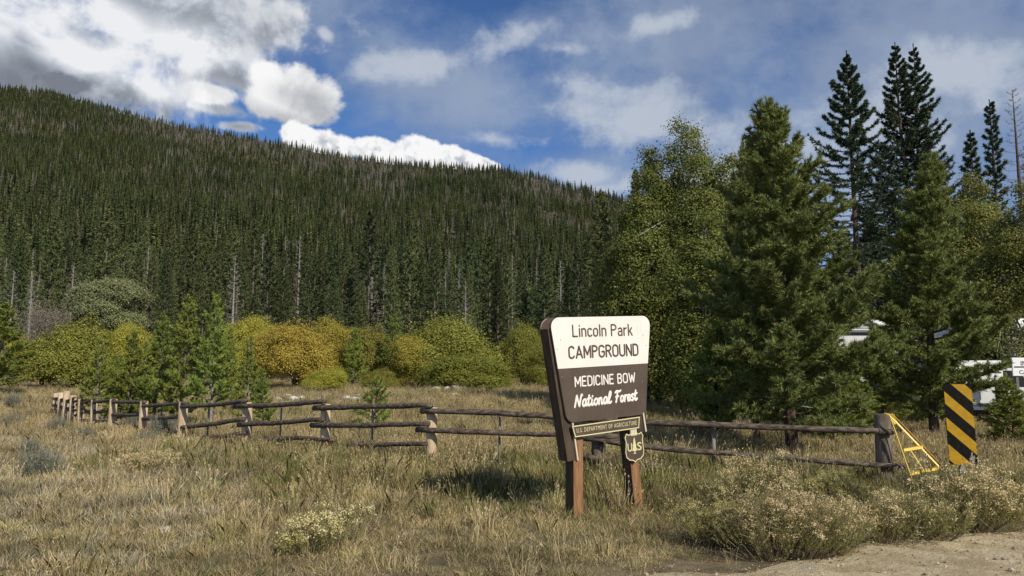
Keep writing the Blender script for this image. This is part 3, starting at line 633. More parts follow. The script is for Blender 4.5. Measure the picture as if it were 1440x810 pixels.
# aspens
asp = aspen(131, M['aspen'], 11.6, 2.6, 2, 4200, 34, .085, ragged=.16)
put_tree('aspen_tree', 'tall yellow-green aspen left of the near ponderosa', 'tree', asp, 11.6, 962, 172, 30, 0)
asp2 = aspen(132, M['aspen'], 9.5, 1.9, 2, 2600, 32, .085, ragged=.18)
put_tree('aspen_tree', 'shorter thin-crowned aspen at the left of the tall aspen', 'tree', asp2, 9.5, 918, 212, 31, 0)
put_tree('aspen_tree', 'low full aspen filling between tall aspen and near pine', 'tree', asp2, 9.5, 992, 300, 25, 3, None, 1.35)
put_tree('aspen_tree', 'aspen crown peeking out between tall aspen and ponderosa', 'tree', asp2, 9.5, 1022, 222, 29, 2)
asp3 = aspen(133, M['aspen_y'], 9, 2.0, 3, 3000, 30, .085, ragged=.25)
put_tree('aspen_tree', 'yellowing aspen above the trailers, left of the edge one', 'tree', asp3, 9, 1368, 248, 29.5, 0)
put_tree('aspen_tree', 'yellowing aspen cut by the right edge of the view', 'tree', asp3, 9, 1436, 262, 24.2, 1.6)
# near pines
pA = pine(141, 7.2, 2.5, .09, 150, 36, 40, .11, M['pine'], .017)
put_tree('ponderosa_pine', 'large near pine with bushy green needles behind the fence', 'tree', pA, 7.2, 1094, 138, 14.6, 0, None, 1.0)
pB = pine(142, 7.0, 1.85, .10, 130, 34, 38, .11, M['pine'], .018)
put_tree('ponderosa_pine', 'near pine with a straight dark trunk behind the striped marker', 'tree', pB, 7.0, 1290, 222, 18.2, 1.2, None, 1.0)
put_tree('ponderosa_pine', 'smaller pine leaning against the left side of the large near pine', 'tree', pB, 7.0, 1048, 196, 17.6, 3, None, .72)
pC = pine(143, 3.2, 1.1, .06, 70, 28, 34, .10, M['pine2'], .018, tk=.8)
put_tree('pine_sapling', 'low bushy pine right of the striped marker', 'tree', pC, 3.2, 1420, 535, 15.5, 0, None, 1.5)
put_tree('pine_sapling', 'low pine filling the gap between the two near pines', 'tree', pC, 3.2, 1185, 505, 17, 1, None, 1.3)
put_tree('pine_sapling', 'low pine at the left foot of the large near pine', 'tree', pC, 3.2, 1005, 455, 18.5, 2, None, 1.0)
for px_, top_, D_, rz_, w_, lb_ in ((1236, 462, 21, 4, 1.1, 'bushy young pine in front of the long trailer'), (1165, 470, 22, 5, 1.2, 'young pine screening the left end of the long trailer'), (1322, 480, 21.5, 2.2, 1.0, 'young pine between the long trailer and the motorhome'), (1130, 478, 24, 1, 1.3, 'young pine seen past the trunk of the large near pine')):
    put_tree('pine_sapling', lb_, 'tree', pC, 3.2, px_, top_, D_, rz_, None, w_)
# sapling group at left
sp1 = pine(151, 4, 1.05, .10, 64, 24, 30, .10, M['pine2'], .025, 'bark_far', tk=.6)
sp2 = pine(152, 4, .95, .16, 52, 22, 30, .10, M['pine2'], .025, 'bark_gr', tk=.6)
GS = 'young pines behind the left part of the fence'
for (px, top, D, k, wd, lb) in [(143, 478, 27.5, 1, 1.0, 'young pine with white trunk, leftmost of the group behind the fence'), (188, 466, 28, 0, .95, 'young pine second from the left behind the fence'), (226, 444, 26.5, 0, .85, 'bushy young pine left of the tallest sapling'), (262, 418, 24, 0, .78, 'tallest young pine of the group behind the fence'), (304, 420, 23, 1, .82, 'young pine with pale trunk right of the tallest sapling'), (328, 462, 27, 0, .7, 'young pine at the rear between sapling and gold willow'), (350, 478, 21.5, 1, .85, 'young sparse pine with bare dark stem at the right of the group'), (372, 520, 20.5, 0, .9, 'short young pine at the right end of the group'), (168, 500, 30, 0, 1.0, 'low young pine in the gap at the left of the group'), (206, 482, 31, 1, .9, 'rear young pine behind the left of the group'), (6, 428, 44, 0, 1.3, 'light green young pine at the left edge of the view'), (498, 462, 52, 0, 1.0, 'dark green young conifer between two yellow willows'), (553, 446, 56, 1, 1.1, 'green young conifer in front of the olive willows')]:
    put_tree('pine_sapling', lb, 'tree', (sp1, sp2)[k], 4, px, top, D, px * .71, GS, wd)
put_tree('pine_sapling', 'tiny knee-high pine alone in the meadow behind the fence', 'tree', pine(153, .95, .33, .1, 30, 30, 20, .06, M['pine2'], .014, dead=0), .95, 527, 541, 19.5)
# round pale tree
rt = lobed(161, [(-.6, 0, 7.6, 2.0, 1.15), (.9, .3, 7.9, 2.1, 1.1), (2.3, 0, 7.5, 1.5, .8), (-1.9, 0, 6.9, 1.3, .9), (.2, -.6, 6.3, 2.1, 1.0), (2.0, -.3, 5.4, 1.9, .75), (-1.2, .4, 5.2, 1.6, .8), (.8, 0, 4.2, 1.6, .9)], 1500, 34, .13, M['wil_pale'], [([(0, 0, -.2), (.2, 0, 3), (-.5, 0, 5), (-.8, 0, 7.2)], .16), ([(0, 0, 0), (.4, 0, 3), (1.2, 0, 5.2), (1.6, 0, 7.2)], .13)], 'bark_far', .45, ragged=.1)
put_tree('willow_tree', 'round-topped pale olive tree above the left willows', 'tree', rt, 9.5, 148, 386, 62, 0, None, 1.0)
# willows
wm = {}
for k, mk in enumerate(['wil_gold', 'wil_yel', 'wil_ol', 'wil_gr']):
    wm[mk] = bush(170 + k, M[mk])
bare = broadleaf(180, 4.2, 2.0, .3, 14, 9000, .06, M['dead'], 'stem', 16, .5, .5, rbase=.06, limb_el=(.6, 1.2))
GW = 'autumn willow bushes along the forest edge'
for (px, top, wpx, D, mk, lb) in [
    (20, 462, 120, 55, 'wil_yel', 'olive-yellow willow bush at the left edge of the meadow'),
    (112, 444, 150, 54, 'wil_ol', 'dark-based olive willow bush left of the young pines'),
    (190, 452, 80, 56, 'wil_yel', 'yellow willow peeking over the leftmost young pines'),
    (352, 442, 110, 56, 'wil_yel', 'yellow willow directly right of the young pines'),
    (420, 447, 128, 52, 'wil_gold', 'bright gold willow bush, the most golden one'),
    (457, 517, 66, 46, 'wil_yel', 'small tan-yellow bush at the right foot of the gold willow'),
    (470, 448, 90, 60, 'wil_yel', 'yellow willow behind and right of the gold one'),
    (520, 452, 90, 59, 'wil_ol', 'olive willow between gold and big round willows'),
    (536, 516, 60, 50, 'wil_ol', 'low olive bush between the two conifers and the round willow'),
    (628, 437, 160, 55, 'wil_ol', 'big round olive-yellow willow in the middle of the meadow edge'),
    (655, 492, 140, 50, 'wil_gr', 'yellow-green low bush in front of the big round willow'),
    (590, 470, 90, 53, 'wil_yel', 'yellow-brown willow on the left flank of the big round one'),
    (737, 446, 80, 58, 'wil_gr', 'green upright bush left of the campground sign'),
    (770, 480, 80, 56, 'wil_ol', 'olive bush partly hidden by the left edge of the sign'),
    (925, 452, 90, 44, 'wil_yel', 'yellow bush right of the sign, under the aspen'),
    (880, 480, 80, 50, 'wil_ol', 'olive bush behind the right half of the sign'),
    (985, 470, 110, 38, 'wil_gr', 'green bush under the tall aspen'),
    (-60, 455, 120, 56, 'wil_yel', 'yellow willow beyond the left edge')]:
    loc, h = by_px(px, top, D); wr = wpx * D / F / 5.0
    t = plant('willow_bush', lb, 'bush', wm[mk], loc, px * .77, wr * 1.0, GW, h / 4.5)
loc, h = by_px(66, 446, 53); plant('bare_bush', 'leafless grey twiggy bush between two left willows', 'bush', bare, loc, 0, .75, None, h / 4.2)

# ------------------------------------------------------------------ campground sign
M['cream'] = mat('cream_paint', lambda t: t.mix(t.mr(t.noise(t.v('MULTIPLY', t.co, (9, 9, 1.2)), 3, 6, .65), .5, .75, 0, .35), t.mix(t.mr(t.noise(t.co, 3, 6), .4, .65, 0, .4), (.82, .75, .67), (.76, .67, .57)), (.60, .50, .39)), .55, .4)
M['sbrown'] = mat('brown_sign_paint', lambda t: t.mix(t.mr(t.noise(t.v('MULTIPLY', t.co, (9, 9, 1.2)), 3, 6, .65), .48, .75, 0, .5), t.mix(t.mr(t.noise(t.co, 3, 6), .3, .7), (.078, .053, .036), (.098, .070, .050)), (.13, .10, .074)), .5, .4)
M['dbrown'] = mat('dark_brown_stain_and_shade', lambda t: t.mix(t.mr(t.noise(t.v('MULTIPLY', t.co, (6, 6, .6)), 5, 6), .3, .7), (.05, .035, .022), (.10, .07, .045)), .75, .25, bump=(nb(30, (1, 1, .08)), .4, .01))
M['ostain'] = mat('orange_brown_wood', lambda t: t.mix(t.mr(t.noise(t.v('MULTIPLY', t.co, (9, 9, .7)), 5, 6, .65), .3, .7), (.17, .082, .034), (.34, .18, .08)), .7, .3, bump=(nb(40, (1, 1, .06)), .4, .008))
M['gold'] = mat('pale_yellow_letters', (.68, .61, .32), .55, .3)
M['palewood'] = mat('pale_edge_strip', (.62, .52, .38), .6, .3)
SP = dict(X=1.085, Y=8.9, Z=2.338, yaw=R(31.6), roll=R(-2.95))
cy, sy_ = math.cos(SP['yaw']), math.sin(SP['yaw'])
RM = Matrix(((cy, -sy_, 0), (sy_, cy, 0), (0, 0, 1))) @ Matrix(((math.cos(SP['roll']), 0, math.sin(SP['roll'])), (0, 1, 0), (-math.sin(SP['roll']), 0, math.cos(SP['roll']))))
SO = Vector((SP['X'], SP['Y'], SP['Z']))
def sl(px, py, yo=0.0):                         # measured point on the sign's face -> local x, z
    d = RM.transposed() @ Vector(ray(px, py)); o = RM.transposed() @ (Vector((0, 0, EYE)) - SO); t = (yo - o.y) / d.y
    return o.x + d.x * t, o.z + d.z * t
sign = thing('campground_sign', 'brown and cream trapezoid campground sign on two wooden posts in front of the fence', 'sign', SO)
sign.rotation_euler = RM.to_euler()
WT, WB, H = .775, .596, 1.218
def rtrap(grow=0.0, r=.115, seg=8):
    c = [(-WT - grow, grow), (WT + grow, grow), (WB + grow, -H - grow), (-WB - grow, -H - grow)]; out = []
    for i in range(4):
        p, a, b = Vector(c[i]), Vector(c[i - 1]), Vector(c[(i + 1) % 4]); u, v = (a - p).normalized(), (b - p).normalized(); ang = u.angle(v); d = r / math.tan(ang / 2)
        p1, p2 = p + u * d, p + v * d; ctr = p + (u + v).normalized() * r / math.sin(ang / 2)
        a1 = math.atan2((p1 - ctr).y, (p1 - ctr).x); a2 = math.atan2((p2 - ctr).y, (p2 - ctr).x)
        while a2 - a1 > math.pi: a2 -= 2 * math.pi
        while a2 - a1 < -math.pi: a2 += 2 * math.pi
        out += [(ctr.x + r * math.cos(a1 + (a2 - a1) * k / seg), ctr.y + r * math.sin(a1 + (a2 - a1) * k / seg)) for k in range(seg + 1)]
    return out
o = rtrap(); zb = -H * .482 - .006
def clip(poly, z, above):
    out = []
    for i in range(len(poly)):
        a, b = poly[i], poly[(i + 1) % len(poly)]; ia, ib = (a[1] > z) == above, (b[1] > z) == above
        if ia: out.append(a)
        if ia != ib: k = (z - a[1]) / (b[1] - a[1]); out.append((a[0] + (b[0] - a[0]) * k, z))
    return out
MB().prism(o, .002, .03).build('front_panel', [M['sbrown']], sign)
MB().prism([(x * .996, z * .998 - .001) for x, z in clip(o, zb, True)], -.003, .0015).build('cream_field', [M['cream']], sign)
MB().prism([(x * .996, z * .998 - .001) for x, z in clip(o, zb, False)], -.0028, .0015).build('brown_field', [M['sbrown']], sign)
MB().prism(rtrap(.0, .13), .20, .228, 0, 1).build('back_panel', [M['sbrown'], M['palewood']], sign)
# slanted side members between the two panels, running down to the feet
for s in (-1, 1):
    tx, bx = s * (WT - .07), s * (WB - .02)
    ex, ez = bx + (bx - tx) * .36, -H - .44
    if s > 0: ex, ez = bx + (bx - tx) * .17, -H - .21
    m_ = MB(); hw = .075
    V = [(tx - hw, .035, -.13), (tx + hw, .035, -.13), (ex + hw * .8, .035, ez), (ex - hw * .8, .035, ez)]; V += [(x, .195, z) for x, y, z in V]
    m_.add(V, [(0, 3, 2, 1), (4, 5, 6, 7), (0, 1, 5, 4), (1, 2, 6, 5), (2, 3, 7, 6), (3, 0, 4, 7)]); m_.build('side_member', [M['dbrown']], sign)
    e_ = MB(); lx0, lz0 = bx + s * .01, -H - .02
    V = [(bx - (.0 if s < 0 else 0.0) + (.06 if s < 0 else -.01), -H + .02), (ex + (.064 if s < 0 else .04), ez + .0), (ex + (.084 if s < 0 else .062), ez), (bx + (.08 if s < 0 else .012), -H + .02)]
    e_.prism(V, .012, .0335).build('edge_strip', [M['palewood']], sign)
m_ = MB(); m_.box((0, .115, -.09), (2 * WT - .3, .15, .035), 0); m_.build('top_rail', [M['dbrown']], sign)
# legs
def leg(pt, pb, wd, dp):
    m_ = MB(); a, b = Vector((pt[0], .115, pt[1])), Vector((pb[0], .115, pb[1]))
    for q, (c, hw) in enumerate(((a, wd / 2), (b, wd / 2))): pass
    V = [(a.x - wd / 2, .04, a.z), (a.x + wd / 2, .04, a.z), (b.x + wd / 2, .04, b.z), (b.x - wd / 2, .04, b.z)]
    V += [(x, .04 + dp, z) for x, y, z in V]
    m_.add(V, [(0, 3, 2, 1), (4, 5, 6, 7), (0, 1, 5, 4), (1, 2, 6, 5), (2, 3, 7, 6), (3, 0, 4, 7)], 0)
    me_ = m_.mesh('leg', [M['ostain'], M['dbrown']]); me_.polygons[5].material_index = 1; me_.polygons[3].material_index = 0  # left face coloured dark brown: shade painted on the side away from the sun
    return link('leg', me_, sign)
a = sl(814, 600, .04); b = sl(813, 727, .04); leg((a[0] - .01, a[1]), (b[0] - .01, b[1] - .25), .135, .16)
a = sl(886, 585, .04); b = sl(897.5, 706, .04); leg((a[0], a[1]), (b[0] + .02, b[1] - .25), .13, .16)
# lower strip
c = [sl(804.4, 599.3, -.02), sl(899.4, 585.9, -.02), sl(898.5, 602, -.02), sl(808.7, 615, -.02)]
MB().prism(c, -.018, .008).build('department_strip', [M['sbrown']], sign)
cx = sum(p[0] for p in c) / 4; cz = sum(p[1] for p in c) / 4
def ring(poly, inset, y0, y1, name, m_, par):
    ctr = Vector((sum(p[0] for p in poly) / len(poly), sum(p[1] for p in poly) / len(poly))); mb = MB(); n = len(poly)
    q = []
    for i in range(n):
        p, a, b = Vector(poly[i]), Vector(poly[i - 1]), Vector(poly[(i + 1) % n]); u = (p - a).normalized(); v = (b - p).normalized()
        nn_ = Vector((-(u + v).y, (u + v).x)).normalized()
        if nn_.dot(ctr - p) < 0: nn_ = -nn_
        k = max(.5, abs(nn_.dot(Vector((-v.y, v.x))))); q.append(tuple(p + nn_ * inset / k))
    V = [(x, y0, z) for x, z in poly] + [(x, y0, z) for x, z in q] + [(x, y1, z) for x, z in poly] + [(x, y1, z) for x, z in q]
    Fs = []
    for i in range(n):
        j = (i + 1) % n; Fs += [(i, j, n + j, n + i), (i, 2 * n + i, 2 * n + j, j), (n + i, n + j, 3 * n + j, 3 * n + i)]
    mb.add(V, Fs); return mb.build(name, [m_], par)
ring(c, .012, -.0225, -.0185, 'border', M['gold'], sign)
# lettering
def text(body, p0, p1, p2, name, m_, par, y, shear=0.0, bold=0.0, space=1.0, yt=-.001, arc=0):
    """baseline p0->p1 (local x,z), cap top above p0 at p2"""
    cu = bpy.data.curves.new(name, 'FONT'); cu.body = body; cu.size = 1; cu.shear = shear; cu.offset = bold; cu.space_character = space; cu.extrude = .02; cu.resolution_u = 4
    tmp = bpy.data.objects.new(name, cu); COL.objects.link(tmp); bpy.context.view_layer.update()
    dg = bpy.context.evaluated_depsgraph_get(); me_ = bpy.data.meshes.new_from_object(tmp.evaluated_get(dg)); bpy.data.objects.remove(tmp)
    n_ = len(me_.vertices); co = np.zeros(n_ * 3, np.float32); me_.vertices.foreach_get('co', co); co = co.reshape(-1, 3)
    x0, x1 = co[:, 0].min(), co[:, 0].max(); capt = 0.69 + bold; u = (co[:, 0] - x0) / (x1 - x0); v = (co[:, 1] + bold) / (capt + bold)
    p0, p1, p2 = Vector(p0), Vector(p1), Vector(p2); ex_ = p1 - p0; ev = Vector((0, (p2 - p0).y))
    out = np.zeros_like(co); out[:, 0] = p0.x + ex_.x * u; out[:, 2] = p0.y + ex_.y * u + ev.y * v; out[:, 1] = y - co[:, 2] * .06
    me_.vertices.foreach_set('co', out.ravel()); me_.materials.clear(); me_.materials.append(m_); me_.update(); me_.name = name
    return link(name, me_, par)
# hand-drawn script line: strokes per letter on a 1-high grid
SC = {'N': (.72, [[(0, 0), (.08, .5), (.16, 1)], [(.16, 1), (.3, .5), (.46, .02)], [(.46, .02), (.53, .5), (.64, 1.02), (.72, .98)]]),
 'a': (.46, [[(.36, .52), (.2, .58), (.04, .38), (.05, .1), (.18, 0), (.32, .2), (.38, .5), (.36, .12), (.44, .02), (.54, .14)]]),
 't': (.34, [[(.16, .9), (.12, .5), (.1, .12), (.2, 0), (.38, .14)], [(0, .6), (.32, .64)]]),
 'i': (.26, [[(.08, .5), (.06, .12), (.14, 0), (.3, .14)], [(.12, .76), (.13, .8)]]),
 'o': (.42, [[(.2, .56), (.04, .38), (.06, .08), (.2, 0), (.36, .18), (.34, .44), (.2, .56)]]),
 'n': (.48, [[(.04, .54), (.06, .0)], [(.06, .34), (.2, .56), (.32, .46), (.32, .12), (.4, 0), (.52, .14)]]),
 'l': (.3, [[(0, .14), (.2, .6), (.26, .95), (.16, 1.02), (.08, .7), (.06, .16), (.16, 0), (.34, .12)]]),
 ' ': (.3, []),
 'F': (.62, [[(.3, 1), (.24, .5), (.14, 0)], [(.02, .88), (.2, 1.02), (.5, .96), (.66, 1.04)], [(.1, .5), (.42, .54)]]),
 'r': (.34, [[(.08, .56), (.06, .3), (.05, 0)], [(.06, .28), (.16, .5), (.32, .54)]]),
 'e': (.4, [[(.04, .27), (.33, .30), (.31, .48), (.18, .57), (.05, .42), (.03, .18), (.16, 0), (.38, .12)]]),
 's': (.36, [[(.32, .5), (.18, .58), (.06, .46), (.18, .3), (.3, .17), (.2, .01), (.02, .06)]])}
def script_line(word, p0, p1, p2, name, m_, par, y, wt, SC=SC, smooth=True, slant=.10, gap=0.0):
    L = sum(SC[c][0] + gap for c in word) - gap; p0, p1 = Vector(p0), Vector(p1); ht = p2[1] - p0[1]; ex_ = p1 - p0; x = 0; mb = MB()
    for ch in word:
        wd_, st = SC[ch]
        for s in st:
            q = [Vector(p) for p in s]; fine = []
            for i in range(len(q) - 1):
                a, b, c_, d_ = q[max(i - 1, 0)], q[i], q[i + 1], q[min(i + 2, len(q) - 1)]
                for k in range(5 if smooth else 1):
                    t = k / 5; fine.append(.5 * ((2 * b) + (c_ - a) * t + (2 * a - 5 * b + 4 * c_ - d_) * t * t + (3 * b - a - 3 * c_ + d_) * t ** 3))
            fine.append(q[-1]); P_ = []
            for v in fine:
                u = (x + v.x + slant * v.y) / (L + slant); P_.append((p0.x + ex_.x * u, y, p0.y + ex_.y * u + ht * v.y))
            n_ = len(P_); P_ = [Vector(p) for p in P_]; runs = [[P_[0]]]
            for i in range(1, n_):
                runs[-1].append(P_[i])
                if 0 < i < n_ - 1 and (P_[i] - P_[i - 1]).length > 1e-6 and (P_[i + 1] - P_[i]).length > 1e-6 and (P_[i] - P_[i - 1]).angle(P_[i + 1] - P_[i]) > .6: runs.append([P_[i]])
            th = .0022
            for run in runs:                                    # a ridged brush stroke: never two faces in one plane
                V = []
                for i, p in enumerate(run):
                    d = (run[min(i + 1, len(run) - 1)] - run[max(i - 1, 0)]); nn_ = Vector((-d.z, 0, d.x)).normalized() * wt
                    V += [p + nn_, p + nn_ * .6 + Vector((0, -th * .7, 0)), p + Vector((0, -th, 0)), p - nn_ * .6 + Vector((0, -th * .7, 0)), p - nn_]
                mb.add(V, [(5 * i + k, 5 * i + k + 1, 5 * i + k + 6, 5 * i + k + 5) for i in range(len(run) - 1) for k in range(4)])
                for q in (run[0], run[-1]):
                    ringv = [q + Vector((math.cos(a_ * .785), 0, math.sin(a_ * .785))) * wt * .98 for a_ in range(8)] + [q + Vector((0, -th * .85, 0))]
                    mb.add(ringv, [(a_, (a_ + 1) % 8, 8) for a_ in range(8)])
        x += wd_ + gap
    me_ = mb.mesh(name, [m_]); o_ = link(name, me_, par); return o_
def arc(cx_, cz_, rx_, rz_, a0, a1, n=7): return [(cx_ + math.cos(R(a0 + (a1 - a0) * k / n)) * rx_, cz_ + math.sin(R(a0 + (a1 - a0) * k / n)) * rz_) for k in range(n + 1)]
HW = {'C': (.44, [arc(.22, .76, .22, .24, 20, 180) + arc(.22, .24, .22, .24, 180, 340)]),
 'A': (.52, [[(0, 0), (.26, 1), (.52, 0)], [(.09, .3), (.43, .3)]]), 'M': (.56, [[(0, 0), (0, 1), (.28, .25), (.56, 1), (.56, 0)]]),
 'P': (.42, [[(0, 0), (0, 1), (.2, 1)] + arc(.2, .76, .22, .24, 90, -90) + [(0, .52)]]),
 'G': (.46, [arc(.23, .76, .23, .24, 20, 180) + arc(.23, .24, .23, .24, 180, 360) + [(.46, .46), (.26, .46)]]),
 'R': (.44, [[(0, 0), (0, 1), (.2, 1)] + arc(.2, .76, .22, .24, 90, -90) + [(0, .52)], [(.2, .52), (.44, 0)]]),
 'O': (.46, [arc(.23, .76, .23, .24, 0, 180) + arc(.23, .24, .23, .24, 180, 360) + [(.46, .76)]]),
 'U': (.46, [[(0, 1), (0, .24)] + arc(.23, .24, .23, .24, 180, 360) + [(.46, 1)]]), 'N': (.46, [[(0, 0), (0, 1), (.46, 0), (.46, 1)]]),
 'D': (.44, [[(0, 0), (0, 1), (.18, 1)] + arc(.18, .74, .26, .26, 90, 0) + arc(.18, .26, .26, .26, 0, -90) + [(0, 0)]]),
 'E': (.38, [[(.38, 1), (0, 1), (0, 0), (.38, 0)], [(0, .52), (.33, .52)]]), 'I': (.02, [[(0.01, 0), (0.01, 1)]]),
 'B': (.42, [[(0, 0), (0, 1), (.2, 1)] + arc(.2, .77, .20, .23, 90, -90) + [(0, .54), (.2, .54)] + arc(.2, .27, .22, .27, 90, -90) + [(0, 0)]]),
 'W': (.66, [[(0, 1), (.17, 0), (.33, .8), (.49, 0), (.66, 1)]]), 'L': (.36, [[(0, 1), (0, 0), (.36, 0)]]),
 'i': (.02, [[(.01, 0), (.01, .68)], [(.01, .93), (.011, .95)]]), 'n': (.32, [[(0, 0), (0, .68)], [(0, .5)] + arc(.16, .5, .16, .18, 150, 0) + [(.32, 0)]]),
 'c': (.30, [arc(.17, .5, .17, .18, 30, 180) + arc(.17, .18, .17, .18, 180, 330)]), 'o': (.34, [arc(.17, .5, .17, .18, 0, 180) + arc(.17, .18, .17, .18, 180, 360) + [(.34, .5)]]),
 'l': (.02, [[(.01, 0), (.01, 1)]]), 'a': (.33, [[(.02, .6)] + arc(.17, .5, .16, .18, 130, 0) + [(.33, 0)], [(.33, .38), (.15, .38)] + arc(.15, .19, .15, .19, 90, 270) + [(.33, .06)]]),
 'r': (.22, [[(0, 0), (0, .68)], [(0, .46), (.08, .63), (.22, .68)]]), 'k': (.32, [[(0, 0), (0, 1)], [(.3, .68), (0, .28)], [(.11, .42), (.32, 0)]])}
def hw_line(txt, p0, p1, top, m_, wt, gap=.2, sp=.32):
    p0, p1 = Vector(p0), Vector(p1); wl = txt.split(' '); wd = [sum(HW[c][0] + gap for c in w_) - gap for w_ in wl]; tot = sum(wd) + sp * (len(wl) - 1) + gap * (len(wl) - 1); x = 0
    for w_, d in zip(wl, wd):
        a_, b_ = p0 + (p1 - p0) * (x / tot), p0 + (p1 - p0) * ((x + d) / tot)
        script_line(w_, a_, b_, (a_.x, a_.y + top), 'lettering', m_, sign, -.0055, wt, HW, False, 0.0, gap); x += d + sp + gap
def capt(px, pb, pt_): return sl(px, pt_)[1] - sl(px, pb)[1]
hw_line('Lincoln Park', sl(805.6, 473.2), sl(888.6, 471.2), capt(805, 473.2, 457.4), M['sbrown'], .0098, .19)
hw_line('CAMPGROUND', sl(800.3, 503.8), sl(896.9, 499.2), capt(799.3, 503.8, 487.6), M['sbrown'], .0115, .19)
hw_line('MEDICINE BOW', sl(808.8, 543.6), sl(892.6, 537.0), capt(808.1, 543.6, 530.4), M['cream'], .0088, .2)
text('U.S. DEPARTMENT OF AGRICULTURE', sl(811, 608.6, -.02), sl(895.4, 597.2, -.02), sl(811, 602.6, -.02), 'lettering', M['gold'], sign, -.0195, bold=.0, space=1.25)
pN0, pN1 = Vector(sl(808, 572.5)), Vector(sl(896.3, 562.2)); tN = sl(808, 556.5)[1] - pN0.y
script_line('National', pN0, pN0.lerp(pN1, .575), (0, pN0.y + tN), 'script_lettering', M['cream'], sign, -.006, .0128, gap=.05)
q0 = pN0.lerp(pN1, .625); script_line('Forest', q0, pN1, (0, q0.y + tN), 'script_lettering', M['cream'], sign, -.006, .0128, gap=.05)
for px, py in [(788, 478), (783, 491), (904, 471), (908, 486), (790, 530), (903, 536)]:
    x, z = sl(px, py); MB().tube([(x, -.0065, z), (x, -.002, z)], .0055, 8).build('bolt_head', [M['bark_gr']], sign)
# shield
def shield(cx_, cz_, hw, hh):
    h_ = [(0, 1.0), (.28, .97), (.55, .90), (.80, 1.0), (1.0, .72), (.90, .45), (.93, .1), (1.0, -.25), (.92, -.6), (.6, -.82), (.25, -.86), (0, -1.0)]
    p = h_ + [(-x, z) for x, z in h_[-2:0:-1]]
    return [(cx_ + x * hw, cz_ + z * hh) for x, z in p]
sc_c = sl(892.3, 629, -.01); l = sl(879.2, 629, -.01); r_ = sl(905.6, 629, -.01); tz = sl(892.3, 608.3, -.01)[1]; bz = sl(892.3, 650.5, -.01)[1]
hw = (r_[0] - l[0]) / 2; hh = (tz - bz) / 2; c0 = ((l[0] + r_[0]) / 2, (tz + bz) / 2)
shp = shield(c0[0], c0[1], hw, hh)[::-1]
MB().prism(shp, -.006, .018).build('shield', [M['sbrown']], sign)
ring(shp, .011, -.0105, -.0065, 'shield_border', M['gold'], sign)
text('U', (c0[0] - hw * .74, c0[1] - hh * .22), (c0[0] - hw * .26, c0[1] - hh * .22), (c0[0] - hw * .74, c0[1] + hh * .32), 'lettering', M['gold'], sign, -.0075, bold=.012)
text('S', (c0[0] + hw * .30, c0[1] - hh * .22), (c0[0] + hw * .76, c0[1] - hh * .22), (c0[0] + hw * .30, c0[1] + hh * .32), 'lettering', M['gold'], sign, -.0075, bold=.012)
tp_ = [(0, .72), (.12, .4), (.08, .4), (.2, .1), (.14, .1), (.27, -.22), (.05, -.22), (.05, -.36), (.16, -.42)]
MB().prism([(c0[0] + x * hw, c0[1] + z * hh) for x, z in (tp_ + [(-x, z) for x, z in tp_[:0:-1]])], -.0095, -.007).build('tree_emblem', [M['gold']], sign)
MB().box((c0[0], -.0, tz + .03), (.10, .02, .13)).build('shield_hanger', [M['palewood']], sign)

# ------------------------------------------------------------------ log fence
def peeled(c1, c2, c3, hi=.6):
    def f(t):
        a = t.mix(t.mr(t.noise(t.v('MULTIPLY', t.co, (1, 1, .35)), 9, 6, .6), .35, .65), c1, c2)
        return t.mix(t.mr(t.noise(t.co, 5, 5, .6), hi, hi + .08), a, c3)
    return f
M['post'] = mat('peeled_post_wood', peeled((.46, .33, .19), (.64, .50, .33), (.24, .17, .11), .66), .85, .15, bump=(nb(30), .6, .02))
M['post_gr'] = mat('weathered_post_wood', peeled((.11, .085, .062), (.21, .17, .13), (.06, .05, .04)), .9, .1, bump=(nb(30), .7, .02))
M['rail'] = mat('dark_rail_bark', lambda t: t.mix(t.mr(t.noise(t.v('MULTIPLY', t.co, (.5, 3, 3)), 8, 6, .65), .35, .68), (.050, .038, .030), (.20, .155, .115)), .9, .15, bump=(nb(28, (.3, 1, 1)), .8, .025))
M['stake'] = mat('grey_stake_wood', peeled((.14, .13, .11), (.24, .22, .19), (.08, .07, .06)), .9, .1)
fence = thing('log_fence', 'weathered log rail fence with tan posts crossing the meadow behind the sign', 'fence', (0, 13, 0))
def fpart(mb, name, m_, smooth=True):
    me_ = mb.mesh(name, [m_], smooth); me_.transform(Matrix.Translation((0, -13, 0))); return link(name, me_, fence)
PX = [(1240, 11.07), (840, 12.25), (605, 13.2), (455, 14.9), (345, 16.7), (258, 18.5), (203, 20.6), (160, 22.7), (133, 25), (115, 27.3), (103, 29.6), (94, 32), (86, 34.5), (79, 37)]
def fD(px):
    xs_ = [p[0] for p in PX][::-1]; return float(np.interp(px, xs_, [p[1] for p in PX][::-1]))
TOP = {1240: 582, 840: 578, 605: 573, 455: 568, 345: 566, 258: 565, 203: 564, 160: 561, 133: 562, 115: 560, 103: 556, 94: 550, 86: 552, 79: 553}
for i, (px, D) in enumerate(PX):
    tpos = at(px + (3 if 300 < px < 700 else 0), TOP[px], D + .12); r = (.117 if px == 1240 else .112 if px < 400 else .098) * (1.0 if i < 9 else 1.1); zb_ = gz(tpos.x, tpos.y) - .3
    random.seed(px); lx = random.uniform(-.03, .03); mb = MB()
    mb.tube([(tpos.x + lx, tpos.y, zb_), (tpos.x + lx * .5, tpos.y, (zb_ + tpos.z) / 2), (tpos.x, tpos.y, tpos.z - .02), (tpos.x, tpos.y, tpos.z)], [r * 1.04, r, r * .98, r * .88], 14, wob=.06)
    fpart(mb, 'post', M['post_gr'] if px in (1240, 840) else M['post'])
